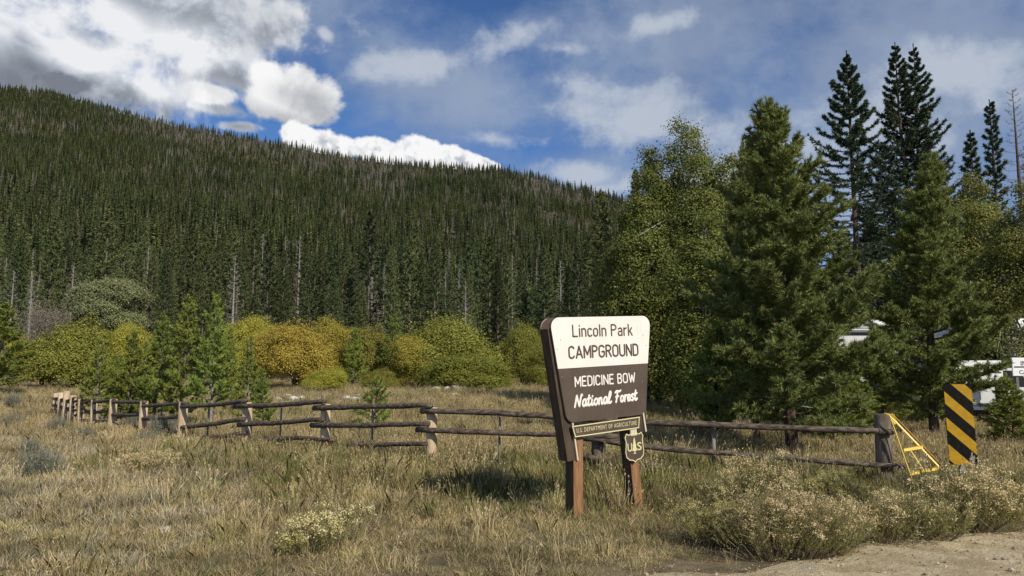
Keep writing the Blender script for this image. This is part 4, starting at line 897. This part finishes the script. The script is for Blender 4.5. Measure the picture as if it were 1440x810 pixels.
RAILS = [[(593, 578), (700, 580.5), (790, 587), (862, 591)], [(800, 586.5), (905, 593), (1060, 600), (1256, 607.5)], [(586, 604), (700, 608.5), (790, 611), (870, 614)], [(815, 615), (905, 628), (1060, 641), (1273, 657)], [(820, 643), (880, 650), (960, 660), (1040, 668)],
 [(442, 574), (520, 571.5), (607, 570)], [(438, 598), (520, 598), (603, 595.5)], [(490, 626), (550, 625), (600, 623.5)],
 [(330, 571.5), (400, 569), (458, 564)], [(336, 597), (395, 594.5), (455, 589)], [(372, 617), (420, 616), (470, 619)],
 [(249, 572), (300, 569.5), (346, 563)], [(252, 602), (300, 596), (344, 589)], [(286, 616), (315, 613), (346, 608.5)],
 [(197, 571.5), (230, 569), (264, 566)], [(196, 589), (225, 588), (254, 586)], [(166, 596), (185, 600), (205, 605)],
 [(157, 565), (180, 565.5), (204, 565.5)], [(156, 583), (178, 583.5), (201, 583)], 
 [(128, 566), (145, 564), (161, 562)], [(126, 581), (143, 579), (159, 577)], [(110, 590), (128, 592), (152, 593)],
 [(108, 569), (120, 566), (134, 561)], [(106, 584), (118, 580), (133, 577)],
 [(97, 566), (108, 564), (119, 561)], [(96, 577), (107, 577), (118, 575)],
 [(88, 564), (96, 563), (105, 559)], [(87, 574), (96, 574), (104, 572)],
 [(80, 562), (86, 562), (93, 560)], [(80, 572), (86, 572), (93, 571)],
 [(73, 560), (78, 560), (85, 560)], [(73, 569), (78, 570), (85, 570)], [(72, 576), (78, 577), (84, 577)]]
for k, rl in enumerate(RAILS):
    random.seed(k + 5); a, b = rl[0], rl[-1]; n_ = 14; pts_ = []
    xs_ = [p[0] for p in rl]; ys_ = [p[1] for p in rl]
    for i in range(n_):
        x = a[0] + (b[0] - a[0]) * i / (n_ - 1); y = float(np.interp(x, xs_, ys_)); D = fD(x) - .04
        p = at(x, y, D); p.z += random.uniform(-1, 1) * .008; pts_.append(p)
    r = random.uniform(.045, .054); rad = [r * (1.08 - .2 * i / n_) * random.uniform(.93, 1.07) for i in range(n_)]
    fpart(MB().tube(pts_, rad, 10, wob=.12), 'rail', M['rail'])
for (px, t_, b_) in [(1003, 592, 660), (703, 574, 640), (525, 566, 620), (396, 570, 612), (294, 575, 600), (228, 570, 590), (850, 590, 640)]:
    D = fD(px) + .09; a = at(px, t_, D); r = .036 if px == 1003 else .022
    fpart(MB().tube([(a.x - .02, a.y, gz(a.x, a.y) - .2), (a.x, a.y, a.z)], [r, r * .9], 8, wob=.2), 'stake', M['stake'])

# ------------------------------------------------------------------ striped marker
M['blk'] = mat('black_reflective_sheet', lambda t: t.mix(t.mr(t.noise(t.co, 30, 4), .5, .7), (.008, .007, .006), (.016, .015, .013)), .75, .08)
M['amb'] = mat('faded_amber_sheet', lambda t: t.mix(t.mr(t.noise(t.co, 14, 5, .6), .35, .7), (.42, .24, .010), (.34, .19, .010)), .6, .2)
M['steel'] = mat('galvanised_steel', lambda t: t.mix(t.noise(t.co, 30, 3), (.25, .25, .25), (.4, .4, .4)), .5, .5, metal=.7)
D = 8.3; c4 = [at(1326.5, 541, D), at(1366, 539, D - .02), at(1375.5, 655, D - .02), at(1335, 652, D)]
mo = (c4[2] + c4[3]) / 2; base = Vector((mo.x, mo.y + .05, gz(mo.x, mo.y)))
mk = thing('hazard_marker', 'tall black and amber striped road hazard marker at the fence end', 'sign', base)
mu = ((c4[0] + c4[1]) / 2 - mo); mv = (c4[1] - c4[0] + c4[2] - c4[3]) / 2; MW, MH = mv.length, mu.length; mx_ = mv.normalized(); mz_ = mu.normalized(); my_ = mx_.cross(mz_).normalized()
def mloc(u, v, y): return mo - base + mx_ * (u - .5) * MW + mz_ * v * MH + my_ * y
def rr_rect(r, seg=5):
    out = []
    for (cx_, cz_, a0) in ((1 - r / MW, 1 - r / MH, 0), (r / MW, 1 - r / MH, 90), (r / MW, r / MH, 180), (1 - r / MW, r / MH, 270)):
        for k in range(seg + 1): a = R(a0 + 90 * k / seg); out.append((cx_ + math.cos(a) * r / MW, cz_ + math.sin(a) * r / MH))
    return out
rc = rr_rect(.035)
def mpoly(poly, y0, y1, name, m_):
    n_ = len(poly); V = [mloc(u, v, y0) for u, v in poly] + [mloc(u, v, y1) for u, v in poly]
    return MB().add(V, [tuple(range(n_)), tuple(range(2 * n_ - 1, n_ - 1, -1))] + [(k, k + n_, (k + 1) % n_ + n_, (k + 1) % n_) for k in range(n_)]).build(name, [m_], mk)
mpoly(rc, -.0, -.006, 'panel', M['blk'])
def halfclip(poly, f):
    out = []
    for i in range(len(poly)):
        a, b = poly[i], poly[(i + 1) % len(poly)]; fa, fb = f(a), f(b)
        if fa >= 0: out.append(a)
        if (fa >= 0) != (fb >= 0): k = fa / (fa - fb); out.append((a[0] + (b[0] - a[0]) * k, a[1] + (b[1] - a[1]) * k))
    return out
# stripes fall to the right; s = v + slope*u measured up the left edge
slope = .315
inner = [(.5 + (u - .5) * .985, .5 + (v - .5) * .995) for u, v in rc]
for lo, hi in ((1.082, 1.232), (.757, .91), (.432, .586), (.06, .257)):
    p = halfclip(inner, lambda q: q[1] + slope * q[0] - lo); p = halfclip(p, lambda q: hi - q[1] - slope * q[0])
    if len(p) > 2: mpoly(p, .0025, .0005, 'amber_stripe', M['amb'])
MB().box(mloc(.5, .35, -.03) , (.05, .035, MH * .9), 0, Matrix((mx_, my_, mz_)).transposed()).build('upper_post', [M['steel']], mk)
MB().tube([(0.01, 0, -.2), mloc(.5, .1, -.05)], .03, 8).build('post', [M['stake']], mk)
sc_p = [(.70, .07), (.76, .10), (.80, .16), (.85, .15), (.83, .10), (.90, .12), (.93, .07), (.86, .03), (.80, .06), (.75, .04)]
mpoly([(u, v) for u, v in sc_p], .0036, .0028, 'scuff', M['stake'])
for u, v in ((.5, .93), (.5, .08)): MB().tube([mloc(u, v, .008), mloc(u, v, .001)], .008, 8).build('bolt_head', [M['steel']], mk)

# ------------------------------------------------------------------ yellow folding stand leaning on the end post
M['yel'] = mat('yellow_enamel', lambda t: t.mix(t.mr(t.noise(t.co, 18, 5), .55, .75), (.78, .56, .07), (.50, .30, .05)), .45, .5)
M['yel_d'] = mat('orange_enamel', (.50, .22, .03), .5, .4)
st = thing('yellow_stand', 'yellow angle-iron stand frame leaning against the grey end post', 'metal frame', ground_at(1290, 690))
def sp_(px, py, D): return at(px, py, D) - st.location
ap = sp_(1251, 584, 10.93); lf = sp_(1289, 693, 10.3); rf = sp_(1324, 660, 10.6)
def sbar(a, b, name, wd=.035, th=.008, m_='yel'): MB().bar(a, b, wd, th, 0, Vector((.3, -1, .2))).build(name, [M[m_]], st)
sbar(ap, lf, 'leg', .010, .012); sbar(ap, rf, 'leg', .026, .008); sbar(ap + Vector((.035, .02, .03)), rf + Vector((.03, .02, .03)), 'leg_flange', .008, .022, 'yel_d')
sbar(sp_(1271, 633, 10.62), sp_(1298, 629, 10.7), 'crossbar', .038, .005); sbar(sp_(1279, 667, 10.45), sp_(1293, 664.5, 10.5), 'crossbar', .034, .005); sbar(sp_(1296, 663.5, 10.52), sp_(1320, 659, 10.6), 'crossbar', .034, .005)
sbar(sp_(1281, 634, 10.65), sp_(1299, 661, 10.5), 'brace', .014, .005)
sbar(sp_(1272, 631, 10.66), sp_(1298, 626, 10.72), 'crossbar_flange', .008, .016, 'yel_d'); sbar(sp_(1279, 664, 10.5), sp_(1319, 656, 10.62), 'crossbar_flange', .008, .016, 'yel_d')
MB().add([sp_(1250, 584, 10.93), sp_(1256, 583, 10.9), sp_(1263, 594, 10.88), sp_(1258, 597, 10.88), sp_(1243, 581.5, 11.0), sp_(1243, 580, 11.0)], [(0, 1, 2, 3), (0, 4, 5, 1)]).build('top_plate', [M['yel']], st)
MB().tube([lf, lf + Vector((.04, -.05, -.25))], .012, 6).build('foot', [M['bark_gr']], st)

# ------------------------------------------------------------------ trailers and boards behind the pines
M['rvw'] = mat('white_rv_skin', lambda t: t.mix(t.mr(t.noise(t.co, 2, 4), .4, .7), (.72, .72, .70), (.60, .60, .58)), .35, .5)
M['rvg'] = mat('grey_rv_stripe', (.16, .16, .16), .4, .5)
M['glass'] = mat('dark_window', (.02, .022, .025), .08, .6)
M['tyre'] = mat('tyre_rubber', (.02, .02, .02), .85, .2)
M['wht'] = mat('white_board', (.82, .82, .80), .5, .4)
M['ink'] = mat('dark_print', (.04, .04, .04), .6, .3)
def trailer(name, label, x0, x1, D, ztop, nose):
    z0 = gz((x0 + x1) / 2, D); L = x1 - x0; hb = ztop - z0; t = thing(name, label, 'camper', ((x0 + x1) / 2, D + 1.2, z0)); a = -L / 2; b = L / 2; f = .55
    if nose == 'trailer': o_ = [(a, f + .1), (a + .15, f), (b - .2, f), (b, f + .25), (b, hb - .45), (b - .45, hb), (a + .25, hb), (a, hb - .3)]
    else: o_ = [(a + 1.5, f), (b, f), (b, hb - .1), (b - .15, hb), (a + .3, hb), (a, hb - .35), (a + .08, hb - .95), (a + .9, hb - 1.05), (a + .75, hb - 1.5), (a - .3, hb - 1.75), (a - .35, f + .1), (a - .2, f)]
    MB().prism(o_, -1.2, 1.2).build('body', [M['rvw']], t)
    MB().box((0.1, -1.205, f + .45), (L - .9, .008, .22)).build('stripe', [M['rvg']], t)
    MB().box((0.1, -1.206, hb - .42), (L - 1.0, .008, .08)).build('stripe', [M['rvg']], t)
    wx = [(-.32, .8, .6), (-.02, .5, .5), (.30, .9, .55)] if L > 4.5 else [(.12, .8, .5)]
    MB().box((0, -1.203, hb - .16), (L - .5, .006, .05)).build('roof_trim', [M['steel']], t)
    MB().box((-.15 * L, -1.26, hb - .3), (L * .45, .14, .12), bev=.03).build('awning_roll', [M['rvg']], t)
    for u, ww, wh in wx:
        q = MB().box((u * L, -1.212, hb * .62), (ww + .08, .02, wh + .08), bev=.005).build('window_frame', [M['rvg']], t); MB().box((u * L, -1.225, hb * .62), (ww, .01, wh)).build('window', [M['glass']], q)
    dr = MB().box((.14 * L if L > 4.5 else .35 * L, -1.215, f + .85), (.62, .03, 1.6), bev=.01).build('door', [M['wht']], t); MB().box((.14 * L + .2 if L > 4.5 else .35 * L + .2, -1.24, f + .8), (.08, .03, .1)).build('door_handle', [M['steel']], dr)
    MB().box((.1 * L, 0, hb + .13), (.85, .7, .26), bev=.06).build('air_conditioner', [M['wht']], t); MB().box((-.3 * L, .2, hb + .06), (.5, .5, .12), bev=.03).build('roof_vent', [M['wht']], t)
    for wxp in ((-.02 * L, .14 * L) if nose == 'trailer' else (-.38 * L, .25 * L)):
        q = MB().tube([(wxp, -1.18, .34), (wxp, -.95, .34)], .34, 20).build('wheel', [M['tyre']], t); MB().tube([(wxp, -1.20, .34), (wxp, -1.17, .34)], .2, 16).build('wheel_rim', [M['steel']], q)
    return t
trailer('travel_trailer', 'long grey-white travel trailer in shade behind the near pines', 12.2, 17.6, 30, at(1250, 456, 30).z, 'trailer')
trailer('motorhome', 'bright white motorhome showing through the branches above the white boards', 15.75, 20.6, 25.9, at(1360, 456, 25.9).z, 'motor')
def board(label, px0, px1, t_, b_, D, lines):
    p0, p1 = at(px0, t_, D), at(px1, b_, D); z0 = gz(p0.x, D); t = thing('notice_board', label, 'sign', ((p0.x + p1.x) / 2, D, z0)); w_ = p1.x - p0.x; hz = p0.z - z0; hb = p0.z - p1.z
    MB().box((0, 0, hz - hb / 2), (w_, .04, hb), bev=.012).build('board', [M['wht']], t)
    MB().box((0, -.024, hz - hb * .5), (w_ - .1, .006, .035)).build('divider', [M['ink']], t)
    for s in (-1, 1): MB().box((s * (w_ / 2 - .15), .07, hz / 2 - .1), (.09, .09, hz + .1), bev=.01).build('post', [M['stake']], t)
    for (txt, x, zt, hgt, wd) in lines: text(txt, (x, hz - zt), (x + wd, hz - zt), (x, hz - zt + hgt), 'lettering', M['ink'], t, -.023, bold=.01)
board('white notice board with small dark lettering right of the striped marker top', 1340, 1411, 507, 541, 22, [('AUTO', -.62, .62, .12, .32)])
board('white information board cut by the right edge of the view', 1422, 1520, 503, 529, 21, [('INFO', -.72, .22, .13, .42), ('CAMP', -.78, .46, .11, .42)])
# low white pickup under the boards
def pickup(loc, label):
    t = thing('pickup_truck', label, 'truck', loc); o_ = [(-2.6, .45), (2.6, .45), (2.65, 1.0), (.9, 1.08), (.55, 1.1), (.2, 1.7), (-1.0, 1.72), (-1.25, 1.12), (-2.6, 1.08)]
    MB().prism(o_, -.9, .9).build('body', [M['rvw']], t); MB().prism([(.42, 1.14), (.14, 1.62), (-.35, 1.63), (-.35, 1.14)], -.915, -.9).build('side_window', [M['glass']], t); MB().prism([(-.42, 1.14), (-.42, 1.63), (-.95, 1.62), (-1.12, 1.14)], -.915, -.9).build('side_window', [M['glass']], t)
    for x in (-1.7, 1.7):
        q = MB().tube([(x, -.93, .38), (x, -.68, .38)], .38, 20).build('wheel', [M['tyre']], t); MB().tube([(x, -.95, .38), (x, -.92, .38)], .22, 14).build('wheel_rim', [M['steel']], q)
    MB().box((2.63, -.65, .82), (.06, .3, .16), bev=.02).build('headlight', [M['glass']], t); MB().box((0, -.91, .62), (4.9, .012, .08)).build('trim', [M['rvg']], t)
pickup((15.2, 23.4, gz(15.2, 23.4)), 'low white pickup half hidden by branches below the notice boards')

# ------------------------------------------------------------------ grass
G_ = {}
G_['straw'] = foliage('straw_grass', [(0, (0.329, 0.246, 0.118)), (.5, (0.521, 0.405, 0.215)), (1, (0.769, 0.625, 0.373))], .3, .3, .8, .7, .15)
G_['olive'] = foliage('olive_grass', [(0, (0.187, 0.164, 0.057)), (.5, (0.299, 0.260, 0.101)), (1, (0.474, 0.400, 0.188))], .3, .3, .8, .7, .15)
G_['green'] = foliage('green_grass', [(0, (0.120, 0.135, 0.036)), (.5, (0.198, 0.211, 0.058)), (1, (0.324, 0.304, 0.101))], .3, .3, .8, .7, .15)
G_['grey'] = foliage('grey_green_forbs', [(0, (0.223, 0.213, 0.147)), (.5, (0.329, 0.311, 0.222)), (1, (0.470, 0.438, 0.332))], .2, .3, .8, .8, .1)
def tuft(seed, n, h, rad, wd, m1, m2, frac, splay=.45, seed_heads=0, curve=.5):
    rng = np.random.default_rng(seed); a = rng.uniform(0, 6.28, n); r = rad * np.sqrt(rng.random(n)); b = np.stack([np.cos(a) * r, np.sin(a) * r, np.full(n, -.02)], 1)
    d = np.stack([np.cos(a) * rng.random(n) * splay, np.sin(a) * rng.random(n) * splay, np.ones(n)], 1) + rng.normal(size=(n, 3)) * splay * .45; d[:, 2] = np.maximum(d[:, 2], .15); d = unit(d)
    L = h * rng.uniform(.45, 1.1, n); s = unit(np.cross(d, rng.normal(size=(n, 3)))) * wd / 2; mid = b + d * (L * .55)[:, None]
    dd = unit(d + np.stack([np.cos(a), np.sin(a), -np.full(n, .35)], 1) * rng.uniform(0, curve, n)[:, None]); tip = mid + dd * (L * .45)[:, None]
    A = np.stack([b - s, b + s, mid + s * .8, tip, mid - s * .8], 1); mi = (rng.random(n) < frac).astype(int)
    if seed_heads:
        k = seed_heads; j = rng.integers(0, n, k * 5); tt = rng.random((k * 5, 1)) * .35; c_ = tip[j] - dd[j] * tt * L[j][:, None] + rng.normal(size=(k * 5, 3)) * .006
        up = dd[j] * .018; sd_ = unit(np.cross(dd[j], rng.normal(size=(k * 5, 3)))) * .005
        A2 = np.stack([c_ - up, c_ + sd_, c_ + up * .5 + sd_ * .6, c_ + up, c_ - sd_], 1); A = np.concatenate([A, A2]); mi = np.concatenate([mi, np.zeros(k * 5, int)])
    return cloud_mesh('tuft', A, [G_[m1], G_[m2]], mi)
gl = [tuft(k, 90, .13, .20, .005, 'olive', 'straw', .5, .9) for k in range(3)] + [tuft(3 + k, 80, .17, .20, .005, 'straw', 'green', .35, .8) for k in range(3)] + \
     [tuft(6 + k, 60, .34, .16, .006, 'straw', 'olive', .6, .30, 10) for k in range(3)] + [tuft(9 + k, 60, .30, .16, .007, 'green', 'olive', .5, .32, 4) for k in range(2)] + \
     [tuft(11 + k, 55, .20, .15, .008, 'grey', 'straw', .4, .7) for k in range(2)] + [tuft(13, 14, .50, .12, .005, 'straw', 'straw', .5, .25, 14), tuft(14, 40, .10, .2, .006, 'straw', 'straw', .2, 1.6)]
rng = np.random.default_rng(5); PP = []
def band(y0, y1, dens):
    n_ = int(dens * (y1 - y0) * 1.9 * (y0 + y1) / 2); y = np.sqrt(rng.uniform(y0 ** 2, y1 ** 2, n_)); x = rng.uniform(-.95, .95, n_) * y; PP.append(np.stack([x, y], 1))
band(4.2, 9, 52); band(9, 14, 36); band(14, 22, 22); band(22, 36, 12); band(36, 62, 7); band(62, 92, 3)
PP = np.concatenate(PP); x, y = PP[:, 0], PP[:, 1]
edge_d = y - road_edge(x); nz = np.array([mn.noise(Vector((a * .45, b * .45, 0))) for a, b in PP]); nz2 = np.array([mn.noise(Vector((a * .12, b * .12, 5))) for a, b in PP]); nz3 = np.array([mn.noise(Vector((a * 1.6, b * 1.6, 8))) for a, b in PP])
keep = (edge_d > -.12 + .25 * rng.random(len(x)) ** 2) & (nz3 > -.62) | ((edge_d > -.8) & (edge_d < .1) & (rng.random(len(x)) < .03)); keep &= ~((y > 80) & (hill(x, y) > .35))
x, y, nz, nz2, nz3, edge_d = (q[keep] for q in (x, y, nz, nz2, nz3, edge_d)); n_ = len(x); rr_ = rng.random(n_)
fy = np.interp(x, [-30, -24, -12, -3.8, -1.5, 1.4, 5.5, 9], [40, 38, 22.7, 14.9, 13.2, 12.2, 11.0, 10.5])       # fence line
tall = ss(-4.2, -1.2, y - fy) * (1 - .35 * ss(8, 20, y - fy)); tall = np.clip(tall + nz * .5 + .25 * ss(-6, -3, y - fy - 0) * (x < 2), 0, 1)
tall = np.where((np.hypot(x - 1.4, (y - 8.8)) < 1.5), tall * .25, tall)
gi_ = np.where(rr_ < tall * .75, np.where(nz2 + .25 * (x > -1) * (y < 14) - .35 * (y - fy > 2) + rng.normal(size=n_) * .2 > .25, rng.choice([9, 10], n_), rng.choice([6, 7, 8], n_)), np.where(nz + rng.normal(size=n_) * .3 > 0, rng.choice([0, 1, 2], n_), rng.choice([3, 4, 5], n_)))
gi_ = np.where((x < -2 - .15 * y) & (rng.random(n_) < .28), rng.choice([11, 12], n_), gi_); gi_ = np.where(rng.random(n_) < .05, 13, gi_); gi_ = np.where(rng.random(n_) < .06, 14, gi_)
s_ = rng.uniform(.6, 1.2, n_) * (1 + .3 * ss(20, 60, y)) * (1 - .36 * ss(11.5, 6.5, y)); s_ = s_ * np.where(edge_d < .5, .7, 1)
scatter('meadow_grass', np.stack([x, y, g(x, y)], 1), np.c_[rng.normal(size=(n_, 2)) * .12, rng.uniform(0, 6.28, n_)], np.c_[s_ * 1.1, s_ * 1.1, s_ * rng.uniform(.8, 1.2, n_)], gi_, gl)
scene.objects['meadow_grass']['label'] = 'dry tan and olive grass covering the meadow'
# gravel on the road
def pebble(seed, flat=.6):
    import bmesh
    bm = bmesh.new(); bmesh.ops.create_icosphere(bm, subdivisions=1, radius=1); rnd = random.Random(seed)
    for v in bm.verts: v.co *= rnd.uniform(.7, 1.15); v.co.z *= flat
    me_ = bpy.data.meshes.new('pebble'); bm.to_mesh(me_); bm.free(); me_.materials.append(M['peb']); return me_
M['peb'] = mat('pebble_stone', lambda t: t.ramp(t.oi.outputs['Random'], [(0, (.20, .15, .10)), (.6, (.38, .30, .20)), (1, (.55, .47, .36))]), .85, .2)
n_ = 9000; x = rng.uniform(-3, 14, n_); y = road_edge(x) - .05 - rng.random(n_) ** 1.3 * 5; s_ = rng.exponential(.005, n_) + .003; s_ = np.minimum(s_, .028)
scatter('road_gravel', np.stack([x, y, g(x, y) + .026 + s_ * .2], 1), rng.uniform(0, 6.28, (n_, 3)) * np.array([.1, .1, 1]), np.c_[s_, s_, s_], rng.integers(0, 4, n_), [pebble(k) for k in range(4)])
scene.objects['road_gravel']['label'] = 'loose gravel scattered over the dirt road'
# pale rocks
M['rock'] = mat('pale_rock', lambda t: t.mix(t.mr(t.noise(t.co, 6, 5), .35, .65), (.42, .38, .31), (.66, .62, .54)), .9, .2, bump=(lambda t: t.noise(t.co, 12, 6), .6, .03))
def rock(px, py, s, label=None, seed=0, group='pale rocks in the far meadow'):
    import bmesh
    p = ground_at(px, py); bm = bmesh.new(); bmesh.ops.create_icosphere(bm, subdivisions=2, radius=1)
    for v in bm.verts: v.co *= 1 + .45 * mn.noise(v.co * 1.3 + Vector((seed, 0, 0))); v.co.x *= 1.4; v.co.z *= .7
    me_ = bpy.data.meshes.new('rock'); bm.to_mesh(me_); bm.free(); me_.materials.append(M['rock'])
    o_ = link('rock', me_, None, p + Vector((0, 0, s * .55))); o_.scale = (s, s, s); o_.rotation_euler = (0, 0, seed); tag(o_, label, 'rock', group)
for k, (px, py, s) in enumerate([(615, 551, .17), (629, 549, .14), (641, 549, .2), (650, 549, .16), (660, 547, .2), (676, 549, .13), (641, 558, .12), (604, 552, .1), (581, 550, .1), (487, 563, .14), (499, 564, .12), (503, 558, .1), (404, 560, .14), (413, 563, .13), (424, 562, .12), (392, 563, .1), (700, 547, .12)]):
    rock(px, py, s * 1.5, 'pale stone lying in the dry grass of the far meadow', k)
rock(103, 641, .055, 'small pale stone alone in the grass at lower left', 30, None)
rock(232, 749, .05, 'flat pale stone low in the left foreground grass', 31, None)

# ------------------------------------------------------------------ shrubs in the foreground
B_ = {}
B_['stemg'] = foliage('rabbitbrush_stems', [(0, (.13, .095, .055)), (.6, (.22, .17, .10)), (1, (.34, .28, .19))], .1, .1)
B_['leafg'] = foliage('rabbitbrush_leaves', [(0, (.17, .165, .05)), (.5, (.28, .27, .085)), (1, (.42, .38, .14))], .25, .1)
B_['fluff'] = foliage('rabbitbrush_heads', [(0, (0.502, 0.410, 0.165)), (.5, (0.684, 0.570, 0.275)), (1, (0.889, 0.787, 0.473))], .25, .1)
B_['fluffy'] = foliage('yellow_flower_heads', [(0, (.34, .27, .08)), (.5, (.50, .41, .14)), (1, (.66, .58, .28))], .25, .1)
B_['sage'] = foliage('sage_leaves', [(0, (.15, .16, .12)), (.5, (.24, .25, .19)), (1, (.36, .36, .29))], .2, .1)
def brush(seed, h, r, nst, m_head, headn=32, leafn=24, m_leaf='leafg', head_r=.022, hsize=.017, tips=1, splay=1.0, nofl=.72):
    rng = np.random.default_rng(seed); st_, lf_, hd = [], [], []
    lobes = rng.normal(size=(7, 2)) * r * .33
    for i in range(nst):
        lb = lobes[rng.integers(0, 7)]; a = rng.uniform(0, 6.28); q = math.sqrt(rng.random()); b = np.array([lb[0] * .5 + math.cos(a) * q * r * .25, lb[1] * .5 + math.sin(a) * q * r * .25, -.03])
        hh = h * (1 - .35 * q * q) * rng.uniform(.55, 1.08); tip = np.array([lb[0] + math.cos(a) * q * r * .75 * splay, lb[1] + math.sin(a) * q * r * .75 * splay, hh]); mid = (b + tip) / 2 + np.array([math.cos(a), math.sin(a), 0]) * q * r * .12 + rng.normal(size=3) * .02
        for p_, q_, w0, w1 in ((b, mid, .007, .005), (mid, tip, .005, .003)):
            d = q_ - p_; s = unit(np.cross(d, rng.normal(size=3))); st_.append([p_ - s * w0 / 2, p_ + s * w0 / 2, q_ + s * w1 / 2, q_ - s * w1 / 2])
        ends = [tip]
        for k in range(tips):
            s0 = rng.uniform(.35, .85); p_ = mid + (tip - mid) * s0; e = p_ + unit(tip - mid + rng.normal(size=3) * .12) * (h * .2); e = e + rng.normal(size=3) * .03; s = unit(np.cross(e - p_, rng.normal(size=3))) * .0018; st_.append([p_ - s, p_ + s, e + s, e - s]); ends.append(e)
        k = leafn; tt = rng.uniform(.38, 1, (k, 1)); c_ = np.where(tt < .5, b + (mid - b) * tt * 2, mid + (tip - mid) * (tt * 2 - 1)); lf_.append((c_, unit(unit(tip - mid) * .9 + rng.normal(size=(k, 3)) * .55)))
        for e in ends:
            if (lb[0] * 3.1 + lb[1] * 5.7) % 1 < .62 and rng.random() > nofl * .95: hd.append(e + rng.normal(size=(headn, 3)) * head_r * np.array([1, 1, .8]) + np.array([0, 0, .005]))
    c_ = np.concatenate([q[0] for q in lf_]); d = np.concatenate([q[1] for q in lf_]); n_ = len(c_)
    A = spikes(rng, c_, d, rng.uniform(.03, .06, n_), np.full(n_, .007))
    return cloud_mesh('stems', np.array(st_), B_['stemg']), cloud_mesh('leaves', A, B_[m_leaf]), (cloud_mesh('flower_heads', leaves(rng, np.concatenate(hd), hsize), B_[m_head]) if hd else None)
def put_brush(name, label, cat, meshes, px, py, s, rz=0, group=None, sz=None):
    p = ground_at(px, py); t = thing(name, label, cat, p, rz, group); t.scale = (s, s, sz or s)
    for nm, me_ in zip(('stems', 'leaves', 'flower_heads'), meshes):
        if me_: link(nm, me_, t)
rb1 = brush(201, .78, .62, 520, 'fluff'); rb2 = brush(202, .62, .55, 420, 'fluff'); rb3 = brush(203, .55, .5, 360, 'fluffy', nofl=.35)
rb6 = brush(207, .80, .42, 330, 'fluff', splay=.8); rb7 = brush(208, .5, .42, 260, 'fluff', nofl=.7)
GB = 'rabbitbrush shrubs along the road'
for nm_, me_, px, py, sc_, rz_ in (
    ('largest rabbitbrush, rounded, with cream seed heads, next to the dirt road', rb1, 1098, 784, .80, 0),
    ('rabbitbrush with white seed heads at the right side of the largest one', rb2, 1158, 780, .80, 1),
    ('tawny pink-headed rabbitbrush at the left side of the largest one', rb3, 1012, 765, .72, 2),
    ('tall tawny upright rabbitbrush behind the largest one, near the fence rail', rb6, 1078, 738, 1.0, 2.5),
    ('upright rabbitbrush left of the tall tawny one', rb6, 1035, 742, .74, .7),
    ('yellow-green rabbitbrush below the right end of the fence', rb3, 1172, 712, .75, 3),
    ('rabbitbrush with sparse white heads below the yellow stand', rb7, 1246, 764, .95, 4),
    ('round rabbitbrush full of white heads under the striped marker', rb2, 1352, 742, 1.12, 5),
    ('low rabbitbrush just left of the round one under the marker', rb7, 1300, 758, .95, 6)):
    put_brush('rabbitbrush', nm_, 'shrub', me_, px, py, sc_, rz_, GB)
rb4 = brush(204, .42, .36, 75, 'fluff', nofl=.35, leafn=30); rb5 = brush(205, .36, .4, 120, 'fluff', nofl=.35, splay=1.4)
put_brush('rabbitbrush', 'small pale-flowered brush alone in the foreground grass', 'shrub', rb4, 452, 778, 1.0, 0)
put_brush('rabbitbrush', 'tiny sprig of pale flowers left of the small foreground brush', 'shrub', brush(206, .2, .12, 16, 'fluffy', nofl=0), 404, 782, 1.0)
put_brush('rabbitbrush', 'small tawny-flowered brush in the grass in front of the left fence', 'shrub', rb5, 210, 668, 1.1, 1)
sg1 = brush(211, .55, .38, 200, 'fluff', leafn=60, m_leaf='sage', nofl=2.0)
GG = 'grey-green sagebrush clumps in the grass'
for (px, py, s, lb) in [(58, 672, .9, 'grey sagebrush clump alone in the grass at left'), (232, 616, 1.15, 'pale round sagebrush against the left fence posts'), (146, 602, .9, 'sagebrush at the foot of the fence corner'), (185, 606, .9, 'grey sagebrush beneath the fourth left rail bay'), (78, 612, .9, 'sagebrush left of where the fence turns away'), (20, 600, 1.0, 'low sagebrush near the left edge of the meadow'), (40, 640, .6, 'small sagebrush above the lone grey clump'), (120, 622, .7, 'small sagebrush in front of the fence bend'), (205, 625, .6, 'small sagebrush in front of the pale round one'), (18, 572, 1.2, 'dark low brush at the far left meadow')]:
    put_brush('sagebrush', lb, 'shrub', sg1, px, py, s, px, GG)

# orange safety netting at the road side
M['net'] = mat('orange_netting', (.48, .30, .08), .7, .2)
nt_ = MB(); a0 = ground_at(1392, 735); b0 = ground_at(1500, 733)
for k in range(5):
    zz_ = .02 + .04 * k; P_ = []
    for i in range(24): u = i / 23; q = a0.lerp(b0, u); P_.append((q.x, q.y + .02 * k + .04 * math.sin(u * 9 + k), q.z + zz_ * (.75 + .25 * math.sin(u * 7)) + .012 * math.sin(u * 31 + k * 2)))
    nt_.tube(P_, .004, 4)
for i in range(26):
    u = i / 25; q = a0.lerp(b0, u); nt_.tube([(q.x, q.y, q.z), (q.x + .02 * math.sin(i), q.y + .16, q.z + .18 * (.75 + .25 * math.sin(u * 7)))], .003, 4)
tag(nt_.build('safety_netting', [M['net']]), 'crumpled yellow-orange netting lying in the grass at the right road edge', 'netting')
print('objects', len(scene.objects))
